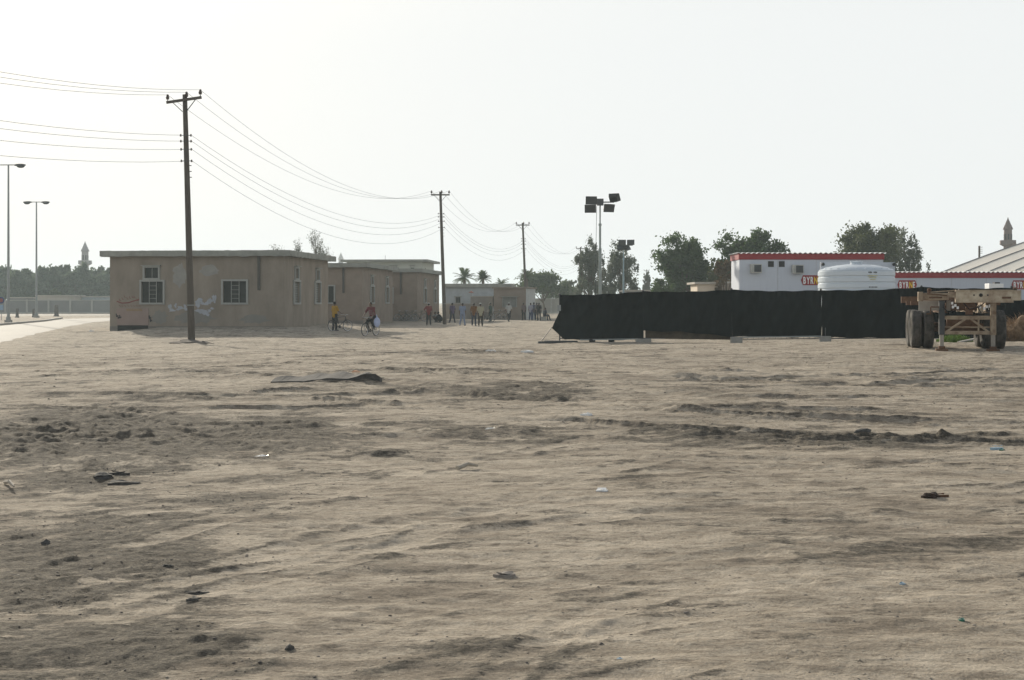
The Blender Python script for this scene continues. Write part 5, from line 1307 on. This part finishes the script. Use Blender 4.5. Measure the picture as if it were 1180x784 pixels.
# bare trees over the first building
def bare_tree(label, px, D, ptop, pw, seed, leafy=0, group='bare trees over the plaster blocks'):
    x = PX(px, D); H = PZ(ptop, D); rr = random.Random(seed); t = thing('bare_tree', label, 'tree', (x, D, 0), 0, group); Rw = pw/F*D/2
    w = MB(); tips = []
    def br(p, d, L, r, lv):
        q = p+d*L*.5+Vector((rr.gauss(0, .04), rr.gauss(0, .04), 0))*L; e = p+d*L
        w.path([p, q, e], [r, r*.8, r*.6], 6 if lv < 2 else 4); tips.append(e)
        if lv >= 5: return
        for k in range(3 if lv < 4 else 2):
            dd = (d+Vector((rr.gauss(0, .38), rr.gauss(0, .38), rr.gauss(.12, .18)))).normalized()
            br(p+d*L*(.55+.45*rr.random()), dd, L*(.62+.15*rr.random()), r*.58, lv+1)
    br(Vector((0, 0, -.3)), Vector((rr.gauss(0, .05), 0, 1)).normalized(), H*.36, H*.022, 0)
    zm = max(v[2] for v in w.v); xm = max(abs(v[0]) for v in w.v)
    w.v = [(v[0]*Rw/xm, v[1]*Rw/xm, v[2]*H/zm) for v in w.v]; tips = [(e.x*Rw/xm, e.y*Rw/xm, e.z*H/zm) for e in tips]
    w.build('trunk', M_bark, t)
    r = np.random.default_rng(seed); T = np.array([e for e in tips if e[2] > H*.45]); k = r.integers(0, len(T), 900+leafy)
    me = leaf_mesh('crown', T[k]+r.normal(size=(len(k), 3))*.12, .05, LEAF['grey'], seed); o = bpy.data.objects.new('crown', me); COL.objects.link(o); o.parent = t
bare_tree('taller nearly bare tree rising behind the right end of the graffiti building', 365, 118, 265.5, 34, 2, 900)
bare_tree('thin bare tree tips behind the graffiti building, left of the taller bare tree', 345, 122, 274, 18, 5)
bare_tree('smallest bare tree tips showing over the roof corner of the graffiti building', 321, 118, 279.5, 20, 9)
# palms
def palm(label, px, D, ptop, pw, seed, group='palms behind the whitewashed building', n=34, droop=1.0):
    x = PX(px, D); H = PZ(ptop, D); t = thing('palm_tree', label, 'palm', (x, D, 0), 0, group); L = pw/F*D/2; rr = random.Random(seed)
    zc = H-L*.62
    w = MB(); w.path([(0, 0, -.3), (.05, 0, zc*.5), (0, 0, zc)], [.26, .2, .2], 10); w.build('trunk', M_bark, t)
    w = MB()
    for i in range(n):
        a = i*2.399+rr.random()*.4; el = R(-15+95*rr.random()); ll = L*(.9+.3*rr.random())*1.15
        pts = []
        for k in range(8):
            s = k/7; r_ = ll*s*math.cos(el)*(1-.1*s); z = ll*s*math.sin(el)-droop*ll*.30*s*s
            pts.append(Vector((math.cos(a)*r_, math.sin(a)*r_, zc+z)))
        w.path(pts, [.03*(1-k/8)+.006 for k in range(8)], 4)
        for k in range(26):
            s = .15+.85*k/26; j = min(int(s*7), 6); p = pts[j].lerp(pts[j+1], s*7-j); d = (pts[j+1]-pts[j]).normalized()
            sd = d.cross(Vector((0, 0, 1)));
            if sd.length < .1: sd = Vector((1, 0, 0))
            sd.normalize()
            for q in (-1, 1):
                tip = p+(d*.55+sd*q*.8+Vector((0, 0, -.35+.25*rr.random()))).normalized()*ll*.24*(1.15-s*.6)
                wv = d*.016*ll
                w.add([p-wv, p+wv, tip], [(0, 1, 2)])
    w.build('crown', LEAF['mid'], t)
palm('left feathery palm behind the whitewashed building', 535, 168, 311.5, 27, 3)
palm('right rounder bushy palm behind the whitewashed building', 556.5, 172, 315, 19, 4, n=60, droop=.8)
palm('dim small palm crown over the roof of the whitewashed building, left of the third pole', 578, 185, 321, 22, 5, n=16)
palm('ragged palm crown right behind the third utility pole', 607, 172, 312, 30, 6, n=22)

# ---------------------------------------------------------------- litter, slabs, stones
def flat_piece(name, label, cat, px, py, w_, d_, h_, m, rz=0, tilt=0, seed=0, group=None, roll=0, lift=0):
    x, y = G(px, py); rr = random.Random(seed+int(px)); n = 11
    if cat == 'rubble': h_ *= .6
    if cat == 'litter': w_ *= .8; d_ *= .9; h_ *= .6
    poly = [(math.cos(6.283*i/n)*w_/2*(.45+.8*rr.random()), math.sin(6.283*i/n)*d_/2*(.45+.8*rr.random())) for i in range(n)]
    mb = MB(); mb.prism(poly, 0, h_); mb.add([(poly[i][0]*.8, poly[i][1]*.8, h_*(1.05+.9*rr.random())) for i in range(n)], [tuple(range(n))])
    o = mb.build(name, m); o.location = (x, y, Hs(x, y)-.005+lift); o.rotation_euler = (R(tilt), R(roll), R(rz)); return tag(o, label, cat, group)
M_asph = mat('broken_asphalt', (.12, .118, .112), rough=.95, nscale=14, namt=.25, bump=.6, bscale=40)
M_wpl = mat('white_plastic', (.75, .77, .78), rough=.35, nscale=5, namt=.05); M_bpl = mat('blue_wrapper', (.35, .50, .62), rough=.35, nscale=5); M_gpl = mat('green_wrapper', (.02, .16, .11), rough=.35, nscale=5); M_opl = mat('orange_plastic', (.62, .22, .03), rough=.4, nscale=5)
M_card = mat('grey_board', (.30, .27, .24), rough=.8, nscale=9)
# long slab with raised right corner
x0, y0 = G(312, 444); x1, y1 = G(433, 446); zc = Hs((x0+x1)/2, y0)
mb = MB(); n = 24; vs = []
for i in range(n+1):
    f = i/n; x = x0+(x1-x0)*f; up = .015+.015*f+.10*max(0, f-.72)/.28*(1 if f < .97 else .6); dd = .35+.9*math.sin(math.pi*min(1, f*1.05+.02))
    zg = Hs(x, y0)
    vs += [(x, y0, zg-.05), (x, y0-.02, zg+up), (x, y0+dd, zg+.06+.02*math.sin(i)), (x, y0+dd, zg-.05)]
mb.add(vs, [(i*4+k, (i+1)*4+k, (i+1)*4+(k+1) % 4, i*4+(k+1) % 4) for i in range(n) for k in range(4)]+[(0, 1, 2, 3), (n*4+3, n*4+2, n*4+1, n*4)])
tag(mb.build('asphalt_slab', M_asph), 'long thin dark slab lying in the sand with its right corner raised', 'slab')
flat_piece('plastic_scrap', 'small orange plastic scrap just above the long dark slab', 'litter', 409, 433.5, .20, .12, .05, M_opl, 10)
flat_piece('plastic_bag', 'white plastic bag on the dirt between the road and the graffiti building', 'litter', 105, 383, .42, .3, .10, M_wpl, 0)
clod('asphalt_lump', 'dark lump of broken asphalt in the left foreground hollow', 'rubble', *G(118, 551), (.11, .07, .04), M_asph, 5, n=3)
flat_piece('asphalt_piece', 'flat dark asphalt piece right of the dark lump at the left', 'rubble', 141, 556.5, .33, .16, .035, M_asph, 5)
flat_piece('asphalt_piece', 'flat dark fragment standing on edge above the flat piece at the left', 'rubble', 139, 547, .22, .08, .04, M_asph, -15)
flat_piece('board_piece', 'grey flat board fragment lying alone in the centre foreground', 'board', 583, 660, .13, .08, .018, M_card, 12)
flat_piece('asphalt_piece', 'thin dark slivers of asphalt in the lower left foreground, upper one', 'rubble', 226, 681, .17, .05, .02, M_asph, 10)
flat_piece('asphalt_piece', 'thin dark sliver of asphalt in the lower left foreground, lower one', 'rubble', 222, 691, .09, .05, .022, M_asph, 30)
flat_piece('asphalt_piece', 'small dark flat chip left of centre in the foreground', 'rubble', 192, 652, .08, .05, .016, M_asph, 0)
flat_piece('plastic_scrap', 'white plastic scrap on the pale sand right of centre', 'litter', 694, 568.5, .13, .10, .03, M_wpl, 20)
flat_piece('plastic_scrap', 'white scrap beyond the centre near the dark ruts', 'litter', 678, 481.5, .22, .12, .04, M_wpl, 0)
flat_piece('plastic_scrap', 'tiny white scrap on the dark ground left of centre', 'litter', 302, 526, .17, .10, .03, M_wpl, 0)
flat_piece('plastic_scrap', 'tiny white scrap in the middle of the lot', 'litter', 565, 497, .14, .1, .035, M_wpl, 0)
flat_piece('plastic_scrap', 'white litter left of the black fence, nearer the standing men', 'litter', 565, 409, .3, .2, .06, M_wpl, 0)
flat_piece('plastic_scrap', 'white litter right in front of the left end of the black fence', 'litter', 608, 408, .4, .2, .07, M_wpl, 0)
flat_piece('drink_carton', 'flat white and blue carton at the right edge of the lot beside the rut', 'litter', 1150, 518.5, .22, .12, .05, M_bpl, 5)
flat_piece('plastic_scrap', 'dark green scrap just under the white and blue carton', 'litter', 1154, 521.5, .07, .05, .03, M_gpl, 0)
flat_piece('plastic_scrap', 'dark green crushed scrap in the lower right foreground', 'litter', 1108, 717, .06, .045, .02, M_gpl, 0)
flat_piece('plastic_scrap', 'pale blue scrap in the lower right foreground', 'litter', 1039, 669.5, .06, .035, .015, M_bpl, 0)
flat_piece('plastic_scrap', 'pale blue scrap in the bottom centre foreground', 'litter', 714, 766, .035, .022, .01, M_bpl, 0)
clod('dark_clump', 'dark brown clump of dung or soil on the pale sand at the right', 'clump', *G(1073, 575), (.085, .06, .035), mat('dark_brown_clump', (.06, .04, .03), nscale=20, bump=.5), 6, n=3)
flat_piece('dark_twig', 'thin dark twig sticking out beside the dark brown clump', 'twig', 1084, 573, .14, .025, .02, M_rust, 5)
clod('rock', 'small dark rock in the lower left centre foreground', 'rock', *G(334, 750), (.025, .02, .02), M_asph, 7, n=2)
clod('rock', 'dark stone half buried on top of the dark rut at the right', 'rock', *G(995, 497), (.12, .07, .045), M_asph, 8, n=2)
clod('rock', 'brown stone standing on the pale sand in the left foreground', 'rock', *G(53, 630), (.03, .03, .025), M_asph, 9, n=2)
def stick(label, px0, py0, px1, py1, r, m, zz=.03):
    a = G(px0, py0); b = G(px1, py1); mb = MB(); mb.path([(*a, Hs(*a)+r), ((a[0]+b[0])/2, (a[1]+b[1])/2, Hs((a[0]+b[0])/2, (a[1]+b[1])/2)+zz+r), (*b, Hs(*b)+zz)], [r, r*.9, r*.5], 6)
    tag(mb.build('stick', m), label, 'stick')
M_stk = mat('bleached_wood', (.42, .38, .32), nscale=10, namt=.15)
stick('bleached stick lying on the sand in the centre of the lot', 527, 544, 550, 539.5, .022, M_stk)
stick('thin pale stick at the left edge of the foreground', 6, 558, 16, 564, .018, M_stk)
stick('pale strip of wood on the ground left of the first utility pole shadow', 208, 379.5, 216, 382, .03, M_stk)
# gravel and clods: uncountable
bmv = MB(); pts = [];
t_ = (1+5**.5)/2
IV = np.array([(-1, t_, 0), (1, t_, 0), (-1, -t_, 0), (1, -t_, 0), (0, -1, t_), (0, 1, t_), (0, -1, -t_), (0, 1, -t_), (t_, 0, -1), (t_, 0, 1), (-t_, 0, -1), (-t_, 0, 1)])/1.9
IF = np.array([(0, 11, 5), (0, 5, 1), (0, 1, 7), (0, 7, 10), (0, 10, 11), (1, 5, 9), (5, 11, 4), (11, 10, 2), (10, 7, 6), (7, 1, 8), (3, 9, 4), (3, 4, 2), (3, 2, 6), (3, 6, 8), (3, 8, 9), (4, 9, 5), (2, 4, 11), (6, 2, 10), (8, 6, 7), (9, 8, 1)])
def pebbles(N, seed, m, label, smin, smax, name, dmin, dmax, darkonly):
    r = np.random.default_rng(seed); y = np.exp(r.uniform(math.log(dmin), math.log(dmax), N)); x = y*r.uniform(-.55, .55, N)
    z, d = ground_fields(x, y)
    cl_ = fbm(x*1.2, y*1.2, 3, 200)
    keep = r.random(N) < (np.clip(.06+1.3*d, 0, 1)*np.clip(.4+cl_, .1, 1) if darkonly else np.clip(.25+.8*cl_, .03, 1))
    x, y, z = x[keep], y[keep], z[keep]; n = len(x)
    s = (smin+(smax-smin)*r.random(n)**6)*(.6+y/16)
    sc3 = np.stack([s*(.8+.8*r.random(n)), s*(.8+.6*r.random(n)), s*(.35+.45*r.random(n))], 1)
    jit = 1+.35*r.normal(size=(n, 12, 1))*.5
    V = IV[None]*jit*sc3[:, None, :]+np.stack([x, y, z+sc3[:, 2]*.2], 1)[:, None, :]
    Fc = (IF[None]+(np.arange(n)*12)[:, None, None]).reshape(-1)
    me = bpy.data.meshes.new(name); me.vertices.add(n*12); me.vertices.foreach_set('co', V.reshape(-1).astype(np.float32))
    me.loops.add(len(Fc)); me.loops.foreach_set('vertex_index', Fc.astype(np.int32)); k = len(Fc)//3
    me.polygons.add(k); me.polygons.foreach_set('loop_start', np.arange(0, k*3, 3, dtype=np.int32)); me.update(calc_edges=True); me.materials.append(m)
    o = bpy.data.objects.new(name, me); COL.objects.link(o); tag(o, label, 'gravel', None, 'stuff')
pebbles(24000, 3, mat('sand_pebble', (.40, .36, .30), nscale=3, namt=.25, col2=(.15, .135, .12)), 'scattered small stones and crumbs of soil over the sandy lot', .002, .008, 'gravel', 3.6, 45, False)
pebbles(30000, 5, mat('dark_pebble', (.16, .145, .13), nscale=3, namt=.25), 'dark crumbs of asphalt and soil in the disturbed patches of ground', .002, .009, 'dark_gravel', 3.6, 45, True)

# ---------------------------------------------------------------- haze, sky, sun, camera
mb = MB(); mb.bx(-1530, 1530, -220, 1520, -1.6, 22)
hm = bpy.data.materials.new('haze'); hm.use_nodes = True; nt = hm.node_tree; nt.nodes.remove(nt.nodes['Principled BSDF'])
pv = nt.nodes.new('ShaderNodeVolumePrincipled'); pv.inputs['Color'].default_value = (.76, .91, .98, 1); pv.inputs['Density'].default_value = HAZE; pv.inputs['Anisotropy'].default_value = .3
nt.links.new(pv.outputs[0], nt.nodes['Material Output'].inputs['Volume'])
o = mb.build('haze', hm); tag(o, None, None, None, 'stuff')
o['label'] = 'pale dusty haze filling the air over the whole lot'; o['category'] = 'haze'
wd = bpy.data.worlds.new('World'); sc.world = wd; wd.use_nodes = True; nt = wd.node_tree; N = nt.nodes; L = nt.links
sky = N.new('ShaderNodeTexSky'); sky.sky_type = 'NISHITA'; sky.sun_disc = False; sky.sun_elevation = SUN_EL; sky.sun_rotation = -SUN_AZ
sky.dust_density = 6; sky.air_density = 1; sky.ozone_density = 1
tc = N.new('ShaderNodeTexCoord'); sx = N.new('ShaderNodeSeparateXYZ'); L.new(tc.outputs['Generated'], sx.inputs[0])
mr = N.new('ShaderNodeMapRange'); mr.interpolation_type = 'SMOOTHSTEP'; L.new(sx.outputs['Z'], mr.inputs[0]); mr.inputs[1].default_value = .18; mr.inputs[2].default_value = .75; mr.inputs[3].default_value = .965; mr.inputs[4].default_value = .12
hs = N.new('ShaderNodeMix'); hs.data_type = 'RGBA'; L.new(mr.outputs[0], hs.inputs[0]); hs.inputs[7].default_value = (*SKYWHITE, 1)
L.new(sky.outputs[0], hs.inputs[6]); L.new(hs.outputs[2], N['Background'].inputs['Color']); N['Background'].inputs['Strength'].default_value = SKYSTR
sl = bpy.data.lights.new('sun', 'SUN'); sl.energy = SUNSTR; sl.angle = R(1.2); sl.color = (1, .91, .76)
so = bpy.data.objects.new('sun', sl); COL.objects.link(so)
sd = Vector((-math.sin(SUN_AZ)*math.cos(SUN_EL), math.cos(SUN_AZ)*math.cos(SUN_EL), math.sin(SUN_EL)))
so.rotation_euler = sd.to_track_quat('Z', 'Y').to_euler(); so.location = (0, 0, 30)
cam = bpy.data.cameras.new('camera'); cam.sensor_width = 36; cam.lens = F/1180*36; cam.shift_y = -(392-HOR)/1180; cam.clip_end = 6000; cam.clip_start = .05
co = bpy.data.objects.new('camera', cam); COL.objects.link(co); co.location = (0, 0, CZ); co.rotation_euler = (R(90), 0, 0); sc.camera = co
vs_ = sc.view_settings; vs_.view_transform = 'Standard'; vs_.look = 'None'; vs_.gamma = 1; vs_.exposure = EXPO; vs_.use_curve_mapping = False
sc.render.engine = 'CYCLES'; sc.cycles.volume_bounces = 1; sc.cycles.volume_step_rate = 5

for o in bpy.data.objects:
    if o.get('label') and len(o['label'].split()) > 16: print('LONG', len(o['label'].split()), o['label'])
